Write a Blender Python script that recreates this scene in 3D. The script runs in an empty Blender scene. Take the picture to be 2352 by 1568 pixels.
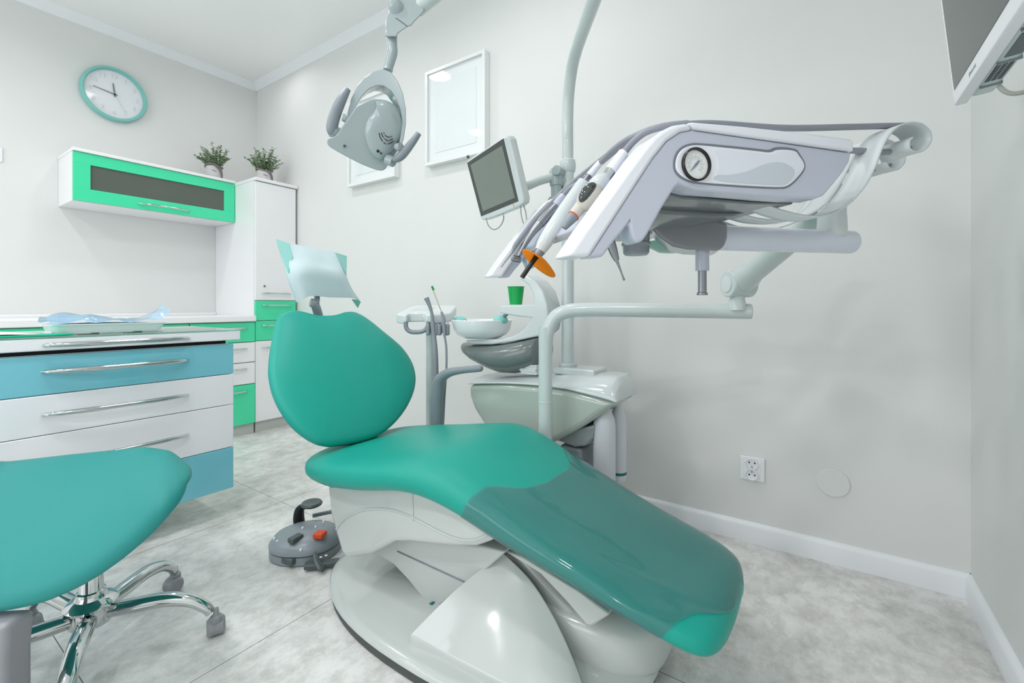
import bpy, math, random
from mathutils import Vector as V
random.seed(7)
col = bpy.context.scene.collection
# ---------------------------------------------------------------- camera frame
F, HY, H = 1045.3, 703.0, 0.92           # focal length in pixels, horizon row, eye height
CS, SN = 0.8257, 0.5640                  # camera yaw against the far wall
def cam(cx, d, z): return V((CS*cx - SN*d, SN*cx + CS*d, z))          # right, forward, up -> world
def ray(x, y): return V((CS*(x-1176)/F - SN, SN*(x-1176)/F + CS, -(y-HY)/F))
E0 = V((0, 0, H))
def at(x, y, d): return E0 + ray(x, y)*d
def on_u(x, y, u): r = ray(x, y); return E0 + r*(u/r.x)
def on_v(x, y, v): r = ray(x, y); return E0 + r*(v/r.y)
def on_z(x, y, z): r = ray(x, y); return E0 + r*((z-H)/r.z)
def on_plane(x, y, P, N): r = ray(x, y); return E0 + r*((P-E0).dot(N)/r.dot(N))
# ---------------------------------------------------------------- materials
def lin(c):
    return tuple(((v/255)/12.92 if v/255 <= .04045 else ((v/255+.055)/1.055)**2.4) for v in c)
MC = {}
def mat(name, c, rough=.5, metal=0., coat=0., spec=.5, alpha=1., trans=0., bump=0., bscale=200., var=0., vscale=6., sub=0., sheen=0.):
    if name in MC: return MC[name]
    m = bpy.data.materials.new(name); m.use_nodes = True
    nt = m.node_tree; b = nt.nodes['Principled BSDF']
    L = (*lin(c), 1)
    b.inputs['Base Color'].default_value = L
    b.inputs['Roughness'].default_value = rough
    b.inputs['Metallic'].default_value = metal
    b.inputs['Coat Weight'].default_value = coat
    b.inputs['Coat Roughness'].default_value = .06
    b.inputs['Specular IOR Level'].default_value = spec
    b.inputs['Alpha'].default_value = alpha
    b.inputs['Transmission Weight'].default_value = trans
    b.inputs['Sheen Weight'].default_value = sheen
    if sub:
        b.inputs['Subsurface Weight'].default_value = sub
        b.inputs['Subsurface Radius'].default_value = (.01, .01, .01)
    tc = nt.nodes.new('ShaderNodeTexCoord')
    nz = nt.nodes.new('ShaderNodeTexNoise'); nz.inputs['Scale'].default_value = vscale; nz.inputs['Detail'].default_value = 3
    nt.links.new(tc.outputs['Object'], nz.inputs['Vector'])
    mx = nt.nodes.new('ShaderNodeMix'); mx.data_type = 'RGBA'
    k = var if var else .015
    mx.inputs['A'].default_value = (*[v*(1-k) for v in L[:3]], 1); mx.inputs['B'].default_value = (*[min(1, v*(1+k)) for v in L[:3]], 1)
    nt.links.new(nz.outputs['Fac'], mx.inputs['Factor'])
    nt.links.new(mx.outputs['Result'], b.inputs['Base Color'])
    if bump:
        n2 = nt.nodes.new('ShaderNodeTexNoise'); n2.inputs['Scale'].default_value = bscale; n2.inputs['Detail'].default_value = 2
        nt.links.new(tc.outputs['Object'], n2.inputs['Vector'])
        bp = nt.nodes.new('ShaderNodeBump'); bp.inputs['Strength'].default_value = bump; bp.inputs['Distance'].default_value = .002
        nt.links.new(n2.outputs['Fac'], bp.inputs['Height']); nt.links.new(bp.outputs['Normal'], b.inputs['Normal'])
    MC[name] = m
    return m
M_wall = mat('wall_paint', (231, 233, 231), .55, bump=.05, bscale=60)
M_ceil = mat('ceiling_satin', (252, 253, 252), .3, spec=.45)
M_trim = mat('white_trim', (244, 247, 250), .35)
M_lam = mat('white_laminate', (247, 248, 249), .28)
M_lam2 = mat('white_gloss_front', (249, 250, 255), .12, coat=.3)
M_green = mat('mint_gloss_front', (68, 230, 174), .22, coat=.3)
M_teal = mat('teal_gloss_front', (126, 206, 222), .14, coat=.4)
M_chrome = mat('polished_chrome', (206, 210, 210), .07, metal=1)
M_steel = mat('brushed_steel', (146, 149, 154), .28, metal=1)
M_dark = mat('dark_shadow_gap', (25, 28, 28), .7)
M_plast = mat('white_plastic', (216, 224, 224), .16, coat=.35)
M_plastb = mat('arm_plastic', (226, 231, 243), .2, coat=.3)
M_plastg = mat('cool_grey_plastic', (198, 204, 218), .2, coat=.3)
M_lid = mat('pale_lid_plastic', (242, 245, 252), .16, coat=.4)
M_grey = mat('grey_plastic', (140, 150, 157), .32)
M_hose = mat('grey_hose', (150, 154, 163), .4)
M_dgrey = mat('dark_grey_plastic', (78, 90, 90), .35)
M_shell = mat('grey_green_shell', (116, 126, 124), .18, coat=.3)
M_cream = mat('base_enamel', (203, 209, 206), .14, coat=.4)
M_uph = mat('green_upholstery', (24, 162, 146), .4, spec=.35, bump=.12, bscale=900, var=.03)
M_uph2 = mat('stool_vinyl', (40, 142, 138), .5, spec=.35, bump=.12, bscale=900, var=.03)
M_black = mat('black_plastic', (18, 18, 20), .25)
M_rubber = mat('rubber_strip', (74, 80, 79), .55)
M_orange = mat('orange_button', (222, 74, 14), .35)
M_cup = mat('green_cup', (0, 176, 88), .25, sub=.1)
M_caps = mat('green_tip', (0, 150, 60), .3)
M_bowl = mat('white_glass_bowl', (248, 250, 253), .05, coat=.6)
M_screen = mat('screen_glass', (124, 136, 127), .07, spec=.7)  # grey-green base paints in the room reflected on the dark screen
M_bezel = mat('dark_bezel', (70, 76, 73), .12)
M_paper = mat('white_paper', (240, 243, 242), .8)
M_bib = mat('pale_blue_tissue', (202, 222, 226), .85, var=.03, vscale=25)
M_bibt = mat('mint_backing', (146, 206, 200), .6)
M_beige = mat('beige_plastic', (214, 208, 196), .3)
M_leaf = mat('sage_leaf', (138, 164, 126), .6, var=.35, vscale=60)
M_pot = mat('stone_pot', (208, 206, 206), .8, var=.12, vscale=60)
M_potg = mat('grey_wood_rim', (128, 120, 122), .8, var=.25, vscale=80)
M_print = mat('grey_print', (150, 156, 168), .6)
M_red = mat('red_ring', (232, 82, 30), .3)
M_mint = mat('mint_rim', (132, 204, 196), .4)
M_face = mat('clock_face', (238, 241, 246), .35, coat=.3)
M_mat = mat('green_mat', (0, 190, 150), .4)
M_frame = mat('white_frame', (240, 243, 242), .3)
M_photo = mat('blank_white_print', (246, 249, 249), .5)
M_mount = mat('picture_mount', (250, 252, 252), .6)
M_lampw = mat('lamp_enamel', (166, 180, 182), .16, coat=.4)
M_tube = mat('painted_tube', (206, 217, 215), .18, coat=.35)
M_wheel = mat('caster_grey', (150, 152, 156), .35)
M_bottle = mat('milky_bottle', (222, 226, 232), .3, sub=.2)
def glassy(name, tint, gl=.08, rough=.05, haze=0., hazec=(200, 205, 205), bump=0.):
    m = bpy.data.materials.new(name); m.use_nodes = True; nt = m.node_tree
    for n in list(nt.nodes):
        if n.type != 'OUTPUT_MATERIAL': nt.nodes.remove(n)
    out = nt.nodes['Material Output']
    tr = nt.nodes.new('ShaderNodeBsdfTransparent'); tr.inputs['Color'].default_value = (*lin(tint), 1)
    di = nt.nodes.new('ShaderNodeBsdfDiffuse'); di.inputs['Color'].default_value = (*lin(hazec), 1)
    g = nt.nodes.new('ShaderNodeBsdfGlossy'); g.inputs['Roughness'].default_value = rough
    fr = nt.nodes.new('ShaderNodeFresnel')                 # same reflectance from both sides of a thin pane
    ge = nt.nodes.new('ShaderNodeNewGeometry'); mi = nt.nodes.new('ShaderNodeMix'); mi.inputs['A'].default_value = 1.45; mi.inputs['B'].default_value = 1/1.45
    nt.links.new(ge.outputs['Backfacing'], mi.inputs['Factor']); nt.links.new(mi.outputs['Result'], fr.inputs['IOR'])
    a = nt.nodes.new('ShaderNodeMixShader'); a.inputs[0].default_value = haze
    nt.links.new(tr.outputs[0], a.inputs[1]); nt.links.new(di.outputs[0], a.inputs[2])
    b = nt.nodes.new('ShaderNodeMixShader')
    nt.links.new(fr.outputs[0], b.inputs[0]); nt.links.new(a.outputs[0], b.inputs[1]); nt.links.new(g.outputs[0], b.inputs[2])
    if bump:
        tc = nt.nodes.new('ShaderNodeTexCoord'); n2 = nt.nodes.new('ShaderNodeTexNoise'); n2.inputs['Scale'].default_value = 9
        nt.links.new(tc.outputs['Object'], n2.inputs['Vector'])
        bp = nt.nodes.new('ShaderNodeBump'); bp.inputs['Strength'].default_value = bump; bp.inputs['Distance'].default_value = .01
        nt.links.new(n2.outputs['Fac'], bp.inputs['Height']); nt.links.new(bp.outputs['Normal'], g.inputs['Normal']); nt.links.new(bp.outputs['Normal'], fr.inputs['Normal'])
    nt.links.new(b.outputs[0], out.inputs[0])
    return m
M_film = glassy('clear_vinyl_film', (208, 236, 238), rough=.07, haze=.24, hazec=(112, 150, 156), bump=.25)
M_glass = glassy('cabinet_glass', (170, 178, 170), rough=.15, haze=.5, hazec=(132, 142, 132))
M_gtop = glassy('glass_worktop', (214, 240, 232), rough=.03, haze=.25, hazec=(214, 236, 230))
M_pouch = glassy('clear_blue_pouch', (200, 226, 242), rough=.12, haze=.45, hazec=(190, 220, 240), bump=.6)
M_cyan = glassy('aqua_plastic', (190, 240, 236), rough=.1, haze=.75, hazec=(165, 238, 232))
M_orsh = glassy('orange_shield', (255, 176, 30), rough=.08, haze=.6, hazec=(255, 176, 20))
nt_ = M_orsh.node_tree; tl_ = nt_.nodes.new('ShaderNodeBsdfTranslucent'); tl_.inputs['Color'].default_value = (*lin((255, 190, 30)), 1)
mx_ = nt_.nodes.new('ShaderNodeMixShader'); mx_.inputs[0].default_value = .5; ou_ = nt_.nodes['Material Output']; pr_ = ou_.inputs[0].links[0].from_socket
nt_.links.new(pr_, mx_.inputs[1]); nt_.links.new(tl_.outputs[0], mx_.inputs[2]); nt_.links.new(mx_.outputs[0], ou_.inputs[0])
M_dome = glassy('gauge_lens', (245, 247, 250), rough=.02)
M_whip = mat('translucent_strap', (220, 228, 229), .35, sub=.4)
# ---------------------------------------------------------------- mesh building
def cr(pts, n=8):                         # Catmull-Rom samples through points (any dimension)
    P = [V(p) for p in pts]
    if len(P) < 3: 
        return [P[0].lerp(P[1], i/n) for i in range(n+1)]
    Q = [P[0]*2-P[1]] + P + [P[-1]*2-P[-2]]; out = []
    for i in range(1, len(Q)-2):
        a, b, c, d = Q[i-1:i+3]
        for k in range(n):
            t = k/n
            out.append(.5*((2*b) + (c-a)*t + (2*a-5*b+4*c-d)*t*t + (3*b-a-3*c+d)*t**3))
    return out + [P[-1]]
class MB:
    def __init__(s): s.v = []; s.f = []
    def add(s, v, f):
        o = len(s.v); s.v += [V(p) for p in v]; s.f += [tuple(i+o for i in q) for q in f]; return s
    def box(s, a, b):
        (x0, y0, z0), (x1, y1, z1) = a, b
        return s.add([(x0,y0,z0),(x1,y0,z0),(x1,y1,z0),(x0,y1,z0),(x0,y0,z1),(x1,y0,z1),(x1,y1,z1),(x0,y1,z1)],
                     [(0,3,2,1),(4,5,6,7),(0,1,5,4),(1,2,6,5),(2,3,7,6),(3,0,4,7)])
    def obox(s, c, ex, ey, ez):           # oriented box: centre, three half-extent vectors
        c, ex, ey, ez = V(c), V(ex), V(ey), V(ez)
        return s.add([c+i*ex+j*ey+k*ez for i, j, k in ((-1,-1,-1),(1,-1,-1),(1,1,-1),(-1,1,-1),(-1,-1,1),(1,-1,1),(1,1,1),(-1,1,1))],
                     [(0,3,2,1),(4,5,6,7),(0,1,5,4),(1,2,6,5),(2,3,7,6),(3,0,4,7)])
    def loft(s, rings, caps=True, closed=False):
        n = len(rings[0]); v = [p for r in rings for p in r]; f = []
        m = len(rings)
        for i in range(m if closed else m-1):
            for j in range(n):
                f.append((i*n+j, i*n+(j+1) % n, ((i+1) % m)*n+(j+1) % n, ((i+1) % m)*n+j))
        if caps and not closed:
            f.append(tuple(range(n-1, -1, -1))); f.append(tuple((m-1)*n+j for j in range(n)))
        return s.add(v, f)
    def grid(s, rows):
        n = len(rows[0])
        return s.add([p for r in rows for p in r], [(i*n+j, i*n+j+1, (i+1)*n+j+1, (i+1)*n+j) for i in range(len(rows)-1) for j in range(n-1)])
    def tube(s, pts, rad, seg=14, n=8, smooth=True, flat=1., up=None, caps=True, closed=False):
        R = rad if isinstance(rad, (list, tuple)) else [rad]*len(pts)
        q = [(*p, r) for p, r in zip(pts, R)]
        if smooth and len(pts) > 2:
            P4 = []
            Q = [[2*a-b for a, b in zip(q[0], q[1])]] + [list(a) for a in q] + [[2*a-b for a, b in zip(q[-1], q[-2])]]
            for i in range(1, len(Q)-2):
                for k in range(n):
                    t = k/n
                    P4.append([.5*(2*b + (c-a)*t + (2*a-5*b+4*c-d)*t*t + (3*b-a-3*c+d)*t**3) for a, b, c, d in zip(*Q[i-1:i+3])])
            P4.append(Q[-2]); q = P4
        P = [V(a[:3]) for a in q]; r = [a[3] for a in q]
        T = [((P[min(i+1, len(P)-1)]-P[max(i-1, 0)]).normalized()) for i in range(len(P))]
        nrm = V(up) if up else (V((0,0,1)) if abs(T[0].z) < .9 else V((1,0,0)))
        rings = []
        for i in range(len(P)):
            if up: nrm = V(up)
            nrm = (nrm - T[i]*nrm.dot(T[i])).normalized(); bi = T[i].cross(nrm)
            rings.append([P[i] + r[i]*(math.cos(2*math.pi*k/seg)*nrm*flat + math.sin(2*math.pi*k/seg)*bi) for k in range(seg)])
        return s.loft(rings, caps=caps, closed=closed)
    def lathe(s, prof, c=(0,0,0), ax=(0,0,1), seg=32, xd=None, sx=1., sy=1.):
        ax = V(ax).normalized(); x = V(xd) if xd else (V((1,0,0)) if abs(ax.x) < .9 else V((0,1,0)))
        x = (x-ax*x.dot(ax)).normalized(); y = ax.cross(x); c = V(c)
        return s.loft([[c + ax*h + max(r, 1e-5)*(sx*math.cos(2*math.pi*k/seg)*x + sy*math.sin(2*math.pi*k/seg)*y) for k in range(seg)] for r, h in prof])
    def prism(s, pts, vec):
        n = len(pts); vec = V(vec); P = [V(p) for p in pts]
        return s.add(P + [p+vec for p in P], [tuple(range(n-1, -1, -1)), tuple(range(n, 2*n))] + [(i, (i+1) % n, n+(i+1) % n, n+i) for i in range(n)])
    def inflate(s, pts, nrm, hf, hb, k=2.6, rs=(1, .985, .95, .88, .76, .6, .4, .2), c=None):
        P = [V(p) for p in pts]; nrm = V(nrm).normalized(); c = V(c) if c else sum(P, V())/len(P); n = len(P)
        h = lambda r, H_: H_*(max(0, 1-r**k))**(1/k)
        rings = [[c+(p-c)*r+nrm*h(r, hf) for p in P] for r in reversed(rs)]
        rings += [[c+(p-c)*r-nrm*h(r, hb) for p in P] for r in rs[1:]]
        return s.loft(rings)
    def ball(s, c, rx, ry=None, rz=None, seg=20, rn=10):
        ry = ry or rx; rz = rz or rx; c = V(c)
        return s.loft([[c+V((rx*math.sin(a)*math.cos(2*math.pi*k/seg), ry*math.sin(a)*math.sin(2*math.pi*k/seg), rz*math.cos(a))) for k in range(seg)] for a in [max(.001, min(math.pi-.001, math.pi*i/rn)) for i in range(rn+1)]])
    def build(s, name, m, parent=None, bevel=0., seg=3, sub=0, ang=35, flat=False, origin=None, solid=0.):
        me = bpy.data.meshes.new(name)
        par = parent
        off = V(origin) if origin is not None else V()
        while par is not None: off = off + par.location; par = par.parent
        me.from_pydata([p-off for p in s.v], [], s.f); me.validate(); me.update()
        import bmesh
        bm = bmesh.new(); bm.from_mesh(me); bmesh.ops.recalc_face_normals(bm, faces=bm.faces); bm.to_mesh(me); bm.free()
        if not flat:
            me.shade_smooth(); me.set_sharp_from_angle(angle=math.radians(ang))
        me.materials.append(m)
        o = bpy.data.objects.new(name, me); col.objects.link(o)
        if origin is not None: o.location = V(origin)
        if parent: o.parent = parent
        if solid:
            so = o.modifiers.new('solid', 'SOLIDIFY'); so.thickness = solid; so.offset = 0
        if bevel:
            b = o.modifiers.new('bevel', 'BEVEL'); b.width = bevel; b.segments = seg; b.limit_method = 'ANGLE'; b.angle_limit = math.radians(30)
            if not flat: b.harden_normals = False
        if sub:
            ss = o.modifiers.new('sub', 'SUBSURF'); ss.levels = sub; ss.render_levels = sub
        return o
def chaikin(pts, n=2):                     # rounded corners on a closed outline
    for _ in range(n):
        out = []
        for i in range(len(pts)):
            (x0, y0), (x1, y1) = pts[i], pts[(i+1) % len(pts)]
            out += [(.75*x0+.25*x1, .75*y0+.25*y1), (.25*x0+.75*x1, .25*y0+.75*y1)]
        pts = out
    return pts
def tag(o, label=None, cat=None, group=None, kind=None):
    if label: o['label'] = label
    if cat: o['category'] = cat
    if group: o['group'] = group
    if kind: o['kind'] = kind
    return o
def thing(name, loc, label, cat, group=None):
    o = bpy.data.objects.new(name, None); o.empty_display_size = .05; col.objects.link(o); o.location = V(loc)
    return tag(o, label, cat, group)
def text_faces(s, size, O, X, Y, N=None, ext=0.):        # lettering as mesh on a plane
    cu = bpy.data.curves.new('lettering', 'FONT'); cu.body = s; cu.size = size; cu.align_x = 'CENTER'; cu.align_y = 'CENTER'; cu.resolution_u = 3
    ob = bpy.data.objects.new('lettering', cu); col.objects.link(ob)
    bpy.context.view_layer.update()
    me = bpy.data.meshes.new_from_object(ob.evaluated_get(bpy.context.evaluated_depsgraph_get()))
    O, X, Y = V(O), V(X), V(Y)
    r = ([O+X*v.co.x+Y*v.co.y for v in me.vertices], [tuple(p.vertices) for p in me.polygons])
    bpy.data.objects.remove(ob); bpy.data.curves.remove(cu); bpy.data.meshes.remove(me)
    return r
UL, VF, UR, VN, ZC = -4.03, 2.0, 0.3855, -2.3, 2.82       # room: left wall, far wall, right wall, near wall, ceiling
def bow_handle(mb, a, b, nrm, r=.006, out=.028):          # slim bow pull between two points
    a, b, nrm = V(a), V(b), V(nrm)
    L = b-a
    mb.tube([a, a+L*.06+nrm*out*.55, a+L*.25+nrm*out*.95, a+L*.5+nrm*out, a+L*.75+nrm*out*.95, a+L*.94+nrm*out*.55, b],
            [r*.45, r*.9, r*1.1, r*.95, r*1.1, r*.9, r*.45], seg=12, n=6)
    return mb
# ================================================================ ROOM
def floor_material():
    m = bpy.data.materials.new('concrete_look_floor'); m.use_nodes = True; nt = m.node_tree; b = nt.nodes['Principled BSDF']
    N = nt.nodes.new; lk = nt.links.new
    geo = N('ShaderNodeNewGeometry')
    n1 = N('ShaderNodeTexNoise'); n1.inputs['Scale'].default_value = 2.2; n1.inputs['Detail'].default_value = 9; n1.inputs['Roughness'].default_value = .62
    n2 = N('ShaderNodeTexNoise'); n2.inputs['Scale'].default_value = 24; n2.inputs['Detail'].default_value = 10; n2.inputs['Roughness'].default_value = .78
    mp = N('ShaderNodeMapping'); mp.inputs['Scale'].default_value = (.7, .5, 1)
    lk(geo.outputs['Position'], n1.inputs['Vector']); lk(geo.outputs['Position'], mp.inputs['Vector']); lk(mp.outputs['Vector'], n2.inputs['Vector'])
    r1 = N('ShaderNodeValToRGB'); e = r1.color_ramp.elements
    e[0].position = .36; e[0].color = (*lin((208, 209, 206)), 1); e[1].position = .58; e[1].color = (*lin((244, 244, 242)), 1)
    lk(n1.outputs['Fac'], r1.inputs['Fac'])
    r2 = N('ShaderNodeValToRGB'); e = r2.color_ramp.elements
    e[0].position = .3; e[0].color = (*lin((196, 195, 190)), 1); e[1].position = .56; e[1].color = (1, 1, 1, 1)
    lk(n2.outputs['Fac'], r2.inputs['Fac'])
    mx = N('ShaderNodeMix'); mx.data_type = 'RGBA'; mx.blend_type = 'MULTIPLY'; mx.inputs['Factor'].default_value = .8
    lk(r1.outputs['Color'], mx.inputs['A']); lk(r2.outputs['Color'], mx.inputs['B'])
    sp = N('ShaderNodeSeparateXYZ'); lk(geo.outputs['Position'], sp.inputs['Vector'])
    def seam(out, off, per):
        a = N('ShaderNodeMath'); a.operation = 'SUBTRACT'; lk(out, a.inputs[0]); a.inputs[1].default_value = off
        p = N('ShaderNodeMath'); p.operation = 'PINGPONG'; lk(a.outputs[0], p.inputs[0]); p.inputs[1].default_value = per/2
        c = N('ShaderNodeMath'); c.operation = 'LESS_THAN'; lk(p.outputs[0], c.inputs[0]); c.inputs[1].default_value = .0011
        return c
    s1 = seam(sp.outputs['X'], -1.277, .829); s2 = seam(sp.outputs['Y'], .327, .829)
    mxx = N('ShaderNodeMath'); mxx.operation = 'MAXIMUM'; lk(s1.outputs[0], mxx.inputs[0]); lk(s2.outputs[0], mxx.inputs[1])
    m3 = N('ShaderNodeMix'); m3.data_type = 'RGBA'; lk(mxx.outputs[0], m3.inputs['Factor']); lk(mx.outputs['Result'], m3.inputs['A']); m3.inputs['B'].default_value = (*lin((120, 118, 112)), 1)
    lk(m3.outputs['Result'], b.inputs['Base Color']); b.inputs['Roughness'].default_value = .42
    bp = N('ShaderNodeBump'); bp.inputs['Strength'].default_value = .12; bp.inputs['Distance'].default_value = .002; lk(n2.outputs['Fac'], bp.inputs['Height']); lk(bp.outputs['Normal'], b.inputs['Normal'])
    return m
def struct(name, mb, m, **k): return tag(mb.build(name, m, **k), kind='structure')
struct('floor', MB().box((UL-.1, VN-.1, -.06), (UR+.1, VF+.1, 0)), floor_material(), flat=True)
struct('ceiling', MB().box((UL-.1, VN-.1, ZC), (UR+.1, VF+.1, ZC+.08)), M_ceil, flat=True)
struct('wall_left', MB().box((UL-.1, VN-.1, 0), (UL, VF+.1, ZC)), M_wall, flat=True)
struct('wall_far', MB().box((UL, VF, 0), (UR, VF+.1, ZC)), M_wall, flat=True)
struct('wall_right', MB().box((UR, VN-.1, 0), (UR+.1, VF+.1, ZC)), M_wall, flat=True)
w = MB()                                                             # near wall, behind the photographer, with a window opening
w.box((UL, VN-.1, 0), (-3.3, VN, ZC)); w.box((-.5, VN-.1, 0), (UR, VN, ZC)); w.box((-3.3, VN-.1, 0), (-.5, VN, .9)); w.box((-3.3, VN-.1, 2.3), (-.5, VN, ZC))
struct('wall_near', w, M_wall, flat=True)
wf = MB()
for a, b in ((-3.3, -3.24), (-1.93, -1.87), (-.56, -.5)): wf.box((a, VN-.07, .9), (b, VN-.01, 2.3))
wf.box((-3.3, VN-.07, .9), (-.5, VN-.01, .96)); wf.box((-3.3, VN-.07, 2.24), (-.5, VN-.01, 2.3))
struct('window_1', wf, M_trim, bevel=.004)
cz = 2.767                                                           # cove cornice
for nm, a, b, nv in (('trim_1', (UL, VN), (UL, VF), (1, 0)), ('trim_2', (UL, VF), (UR, VF), (0, -1)), ('trim_3', (UR, VF), (UR, VN), (-1, 0))):
    a3, b3 = V((*a, 0)), V((*b, 0)); nn = V((*nv, 0))
    prof = [(0, cz), (.006, cz), (.012, cz+.006), (.03, cz+.03), (.05, ZC-.008), (.056, ZC-.004), (.056, ZC), (0, ZC)]
    struct(nm, MB().prism([a3+nn*x+V((0, 0, z)) for x, z in prof], b3-a3), M_trim, ang=50)
def skirting(nm, a, b, nv):
    a3, b3 = V((*a, 0)), V((*b, 0)); nn = V((*nv, 0))
    prof = [(0, 0), (.016, 0), (.016, .062), (.012, .07), (.004, .077), (0, .077)]
    struct(nm, MB().prism([a3+nn*x+V((0, 0, z)) for x, z in prof], b3-a3), M_trim, ang=50)
skirting('baseboard_far', (-3.40, VF), (UR, VF), (0, -1))
skirting('baseboard_right', (UR, VF), (UR, VN), (-1, 0))
skirting('baseboard_left', (UL, VN), (UL, -.1), (1, 0))
# ================================================================ CLOCK
c = V((UL, 1.04, 2.37))
t = thing('wall_clock', c, 'round white wall clock with mint green rim, high on the left wall', 'clock')
MB().lathe([(.172, .001), (.180, .006), (.181, .03), (.176, .042), (.166, .044), (.160, .036), (.158, .02), (.158, .001)], c, (1, 0, 0), 64).build('rim', M_mint, t)
MB().lathe([(0, .012), (.159, .012), (.159, .018), (0, .018)], c, (1, 0, 0), 64).build('face', M_face, t)
for h in range(1, 13):
    nm = MB()
    a = math.radians(90-30*h)
    # seen from the room, +Y runs to the right and Z up
    nm.add(*text_faces(str(h), .042, c+V((.0195, .125*math.cos(a), .125*math.sin(a))), (0, 1, 0), (0, 0, 1)))
    nm.build('numeral', mat('embossed_white', (222, 227, 232), .4), t, flat=True)
def hand(name, ang, L, w, m, off, back=.015):
    a = math.radians(ang); d = V((0, math.cos(a), math.sin(a))); p = V((0, -math.sin(a), math.cos(a))); o = c+V((off, 0, 0))
    MB().prism([o-d*back-p*w, o-d*back+p*w, o+d*L+p*w*.7, o+d*L-p*w*.7], (.0012, 0, 0)).build(name, m, t, flat=True)
hand('hour_hand', 97, .075, .0035, mat('hand_grey', (96, 112, 112), .4), .023)
hand('minute_hand', 172, .115, .0022, mat('hand_black', (30, 38, 38), .4), .026)
hand('second_hand', -62, .118, .0011, M_bibt, .029)
MB().lathe([(0, .018), (.005, .018), (.005, .032), (0, .033)], c, (1, 0, 0), 16).build('centre_cap', mat('hand_black', (30, 38, 38)), t)
# ================================================================ PICTURES
def picture(name, x0, x1, z0, z1, label, d=.045):
    cen = V(((x0+x1)/2, VF, z0)); t = thing(name, cen, label, 'picture', 'white framed pictures on the far wall')
    w = .020
    fr = MB()
    for a, b in (((x0, z0), (x1, z0+w)), ((x0, z1-w), (x1, z1)), ((x0, z0+w), (x0+w, z1-w)), ((x1-w, z0+w), (x1, z1-w))):
        fr.box((a[0], VF-d, a[1]), (b[0], VF-.001, b[1]))
    fr.build('frame', M_frame, t, bevel=.0012, seg=2)
    MB().box((x0+w, VF-d+.016, z0+w), (x1-w, VF-d+.020, z1-w)).build('mount', M_mount, t, flat=True)
    mw = .05
    MB().box((x0+w+mw, VF-d+.0135, z0+w+mw), (x1-w-mw, VF-d+.0155, z1-w-mw)).build('print', M_photo, t, flat=True)
    g = glassy('picture_glass', (254, 255, 255), rough=.02)
    MB().box((x0+w, VF-d+.008, z0+w), (x1-w, VF-d+.010, z1-w)).build('glass', g, t, flat=True)
picture('picture_frame', -1.968, -1.515, 1.757, 2.318, 'large white framed blank picture on the far wall above the tablet monitor')
picture('picture_frame', -2.716, -2.235, 1.742, 2.322, 'white framed picture on the far wall partly hidden behind the operating lamp')
# ================================================================ LEFT WALL CABINETS
FX = -3.40                                                           # front plane of the tall and base cabinets
# tall cabinet
v0, v1 = 1.676, 1.985
t = thing('tall_cabinet', (-3.7, 1.83, 0), 'tall white corner cabinet with two mint green drawers', 'cabinet')
MB().box((UL+.002, v0, .075), (FX-.021, v1, 1.835)).build('carcass', M_lam, t, bevel=.001)
MB().box((UL+.002, v0-.004, 1.835), (FX+.012, v1+.008, 1.858)).build('top_panel', M_lam, t, bevel=.003)
MB().box((UL+.05, v0+.01, 0), (FX-.02, v1-.004, .075)).build('plinth', mat('plinth_grey', (196, 200, 196), .4), t)
hz = V((1, 0, 0))
def front(parent, name, m, va, vb, za, zb, x=FX, th=.019, handle=None, hl=.22, hm=None, bev=.003):
    p = MB().box((x-th, va+.0015, za+.0015), (x, vb-.0015, zb-.0015)).build(name, m, parent, bevel=bev)
    if handle is not None:
        mid = (va+vb)/2
        bow_handle(MB(), (x, mid-hl/2, handle), (x, mid+hl/2, handle), hz, .0055, .026).build('handle', M_chrome, p)
    return p
d1 = front(t, 'door', M_lam, v0, v1, .963, 1.832, handle=1.016)
lk_ = MB().lathe([(0, 0), (.008, 0), (.008, .004), (.006, .005), (0, .005)], (FX, 1.742, 1.068), (1, 0, 0), 20).build('lock', M_steel, d1)
front(t, 'drawer', M_green, v0, v1, .814, .962, handle=.926)
front(t, 'drawer', M_green, v0, v1, .667, .813, handle=.778)
front(t, 'lower_door', M_lam, v0, v1, .077, .666, handle=.615)
# base cabinet of drawers
def base_unit(v0, v1, label, drawers):
    t = thing('base_cabinet', (-3.7, (v0+v1)/2, 0), label, 'cabinet')
    MB().box((UL+.002, v0, .075), (FX-.021, v1, .808)).build('carcass', M_lam, t)
    MB().box((UL+.05, v0, 0), (FX-.02, v1, .075)).build('plinth', mat('plinth_grey', (196, 200, 196)), t)
    for m, za, zb, hh in drawers: front(t, 'drawer', m, v0, v1, za, zb, handle=hh, hl=.30, x=FX+.004)
base_unit(1.262, 1.674, 'white and mint green drawer unit beside the tall corner cabinet',
          [(M_green, .664, .806, .765), (M_lam, .519, .662, .618), (M_lam, .363, .517, .475), (M_green, .077, .361, .315)])
base_unit(.30, 1.258, 'low white and mint green drawer unit hidden behind the trolley cabinet',
          [(M_green, .664, .806, .765), (M_lam, .363, .662, .59), (M_green, .077, .361, .315)])
t = MB().box((UL+.001, .20, .81), (FX+.022, 1.674, .852))
tag(t.build('worktop', M_lam, origin=(-3.7, .95, .81), bevel=.006), 'long white worktop running along the left wall into the tall cabinet', 'worktop')
tag(MB().box((UL+.001, .20, .852), (UL+.02, 1.674, .870)).build('backsplash_strip', M_lam, origin=(UL+.01, .95, .852), bevel=.003), 'thin white upstand strip where the worktop meets the wall', 'upstand')
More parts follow.
